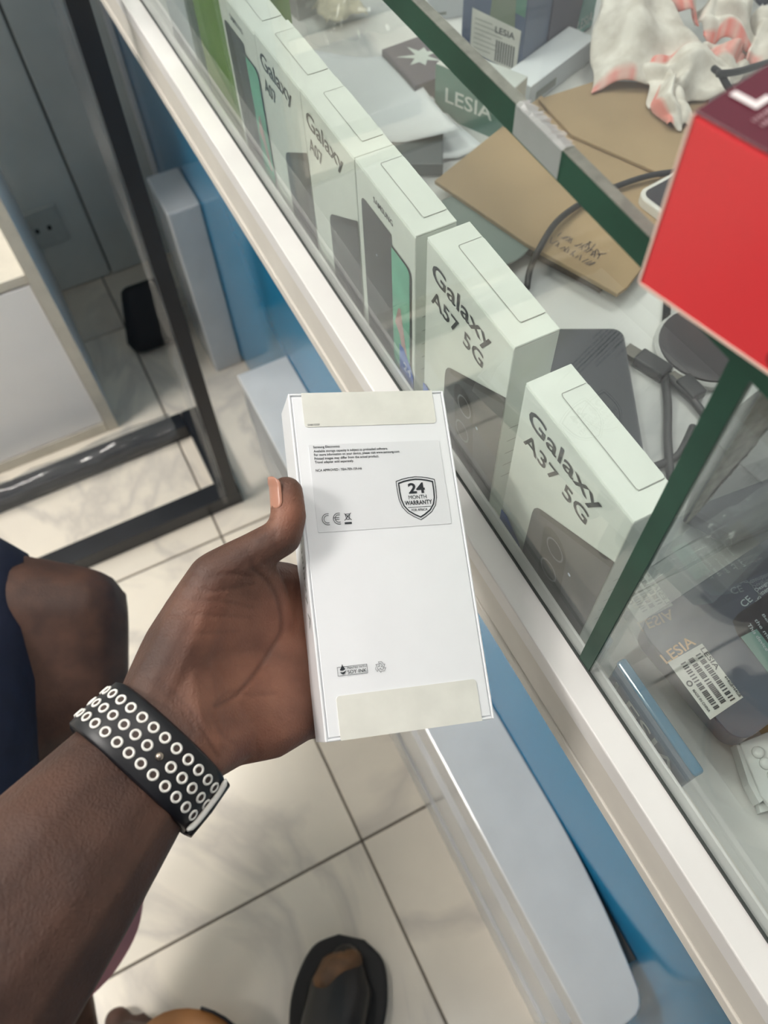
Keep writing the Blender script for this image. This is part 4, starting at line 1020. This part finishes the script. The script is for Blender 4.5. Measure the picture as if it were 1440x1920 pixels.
# tan sandal strap on the near foot
M_tan = mat('tan_leather', (176, 120, 70), .45, vary=(20, .12))
sc_ = PZ(352, 1890, .088)-Vector((.045*math.cos(math.radians(62)), .045*math.sin(math.radians(62)), 0))
t = thing('tan_sandal', 'tan leather sandal at the bottom edge beside the toes', 'sandal', zrot((sc_.x, sc_.y, 0), 62))
slab('sole', rrect(-.14, .02, -.075, .075, .05, 8), 0, .016, mat('tan_sole', (120, 84, 52), .6), t, .003)
bm = bmesh.new(); n = 16; g = []
for i in range(n+1):
    a = math.pi*i/n; g.append([bm.verts.new((x, .085*math.cos(a), .014+.074*math.sin(a))) for x in (-.06, -.03, -.03+.055*math.sin(a), -.03+.075*math.sin(a))])
for a, b in zip(g, g[1:]):
    for q in range(3): bm.faces.new((a[q], a[q+1], b[q+1], b[q]))
o = obj('strap', bm, M_tan, t, True); o.modifiers.new('t', 'SOLIDIFY').thickness = .004
bm = bmesh.new(); tube(bm, [(-.03+.077*math.sin(math.pi*i/n), .087*math.cos(math.pi*i/n), .014+.0755*math.sin(math.pi*i/n)) for i in range(n//2+1, n+1)], .0022, 6); obj('stitched_edge', bm, M_black, t, True)
# pink cloth
c = [PZ(272, 1660, .30), PZ(255, 1720, .30), PZ(150, 1880, .30), PZ(110, 1860, .30)]
bm = bmesh.new(); g = []
up_ = [PZ(255, 1655, .45), PZ(60, 1870, .45)]; lo_ = [PZ(262, 1690, .33), PZ(240, 1770, .30), PZ(146, 1886, .33)]
pth = spline([PZ(272, 1662, .36), PZ(258, 1745, .33), PZ(212, 1826, .32), PZ(146, 1890, .34)], 5)
for p in pth: g.append([bm.verts.new(p), bm.verts.new(p+Vector((-.05, .01, .07))), bm.verts.new(p+Vector((-.10, .0, .10)))])
for a, b in zip(g, g[1:]):
    for q in range(2): bm.faces.new((a[q], a[q+1], b[q+1], b[q]))
o = obj('trouser_hem', bm, mat('pink_cloth', (196, 140, 146), .8, vary=(30, .08)), per, True)
for v in o.data.vertices: v.co -= per_o
o.modifiers.new('t', 'SOLIDIFY').thickness = .003
o['label'] = 'pink cloth edge below the forearm'

# ------------------------------------------------------------------ black frame and white cabinet at the left
M_fr = mat('black_metal_tube', (22, 25, 32), .3, vary=(20, .2)); M_wrap = glass('plastic_wrap', (.90, .91, .92), ior=1.6, haze=.05, rough=.12)
fy0, fy1 = .870, 1.072
fr = thing('tube_rack', 'black metal tube frame with plastic wrap standing on the tiles', 'rack', Matrix.Translation((.06, .88, 0)))
FO = Vector((.06, .88, 0))
def fbox(name, x0, x1, y0, y1, z0, z1, m, bev=.002): return box(name, x0-FO.x, x1-FO.x, y0-FO.y, y1-FO.y, z0, z1, m, fr, bev)
pt = hit((142, 0), 1, .872); pb_ = Vector((.074, .872, 0))
lean = (pt-pb_)/(pt.z-pb_.z)
bm = bmesh.new(); vs = []
for z in (.0385, 2.3):
    q = pb_+lean*z-FO
    vs.append([bm.verts.new((q.x+a, q.y+b, z)) for a, b in ((-.011, -.011), (.011, -.011), (.011, .011), (-.011, .011))])
bm.faces.new(vs[0]); bm.faces.new(vs[1])
for k in range(4): bm.faces.new((vs[0][k], vs[0][(k+1) % 4], vs[1][(k+1) % 4], vs[1][k]))
obj('post', bm, M_fr, fr)
fbox('near_rail', -1.1, .0905, .862, .902, .0, .038, M_fr)
fbox('far_rail', -1.1, .0515, fy1-.016, fy1+.022, .0, .038, M_fr)
fbox('side_rail', .052, .090, .9025, fy1+.022, .0, .038, M_fr)
def wrap(name, pts, seed):
    rr = random.Random(seed); bm = bmesh.new(); rings = []
    for p in pts:
        p = Vector(p)-FO
        rings.append([bm.verts.new(p+Vector((q[0]*(1+rr.uniform(-.2, .35)), q[1]*(1+rr.uniform(-.2, .35)), q[2]*(1+rr.uniform(-.1, .3))))) for q in name[1]])
    for a, b in zip(rings, rings[1:]):
        for k in range(len(a)-1): bm.faces.new((a[k], a[k+1], b[k+1], b[k]))
    return obj(name[0], bm, M_wrap, fr, True)
wrap(('plastic_wrap', [(0, -.024, .012), (0, -.022, .034), (0, -.008, .044), (0, .012, .046), (0, .024, .038), (0, .026, .012)]), [(-1.05+k*.04, fy1+.002, 0) for k in range(28)], 2)
for sx, sy in ((.061, .860), (.062, .884)):
    bm = bmesh.new(); rr = random.Random(int(sx*1e4)); L_ = []
    for k in range(40):
        z = .02+k*.055; sx_ = sx; sx = sx+lean.x*.055; L_.append([bm.verts.new((sx-FO.x+rr.uniform(-.003, .001), sy-FO.y, z)), bm.verts.new((sx-FO.x-.011+rr.uniform(-.004, .004), sy-FO.y+.003, z))])
    for a, b in zip(L_, L_[1:]): bm.faces.new((a[0], a[1], b[1], b[0]))
    obj('plastic_wrap', bm, M_wrap, fr, True)
cbp = PZ(222, 800, 0)
wc = thing('white_cabinet', 'white cabinet panel with a cream edge at the left', 'cabinet', Matrix.Translation((cbp.x-.4, cbp.y, 0)))
M_cream = mat('cream_edge', (214, 208, 194), .4); M_wp = mat('white_panel', (250, 248, 247), .4, vary=(8, .02))
X1 = .4
box('side_panel', X1-.018, X1, 0, .42, 0, 1.6, M_wp, wc, .001); box('edge_strip', X1-.020, X1+.001, -.003, -.0005, 0, 1.6, M_cream, wc)
box('door', -.5, X1-.021, .000, .018, .03, .395, M_wp, wc, .001); box('bottom_rail', -.5, X1-.021, -.002, .016, 0, .028, M_cream, wc, .001)
box('shelf', -.5, X1-.0205, .0, .40, .400, .418, M_cream, wc, .001); box('back_board', -.5, X1-.019, .405, .418, .42, 1.6, M_wall, wc)
box('tray', .12, .30, .06, .30, .4185, .45, mat('dull_grey_tray', (150, 150, 148), .4), wc, .003)
# socket on the back wall
so = hit((78, 425), 1, 1.585)
t = thing('wall_socket', 'grey wall socket plate on the back wall', 'socket', Matrix.Translation((so.x, 1.585, so.z)))
box('plate', -.045, .045, -.009, -.0005, -.045, .045, mat('socket_grey', (196, 200, 196), .4), t, .003)
for q in (-.012, .014): box('socket_hole', q-.004, q+.004, -.0105, -.0088, -.006, .004, M_black, t)
# reflection of the black post, modelled as a dark shape by the wall
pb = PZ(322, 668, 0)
t = thing('post_reflection', 'dark shape modelled for the reflection of the black post on the floor', 'reflection', Matrix.Translation((pb.x, pb.y+.05, 0)))
bm = bmesh.new(); hull(bm, [((-.045, 0, .03), .03), ((.03, 0, .03), .03), ((-.03, .02, .13), .02), ((.02, .02, .13), .02), ((0, .03, .05), .04)], 12); obj('body', bm, mat('post_reflection_dark', (22, 24, 30), .7), t, True)
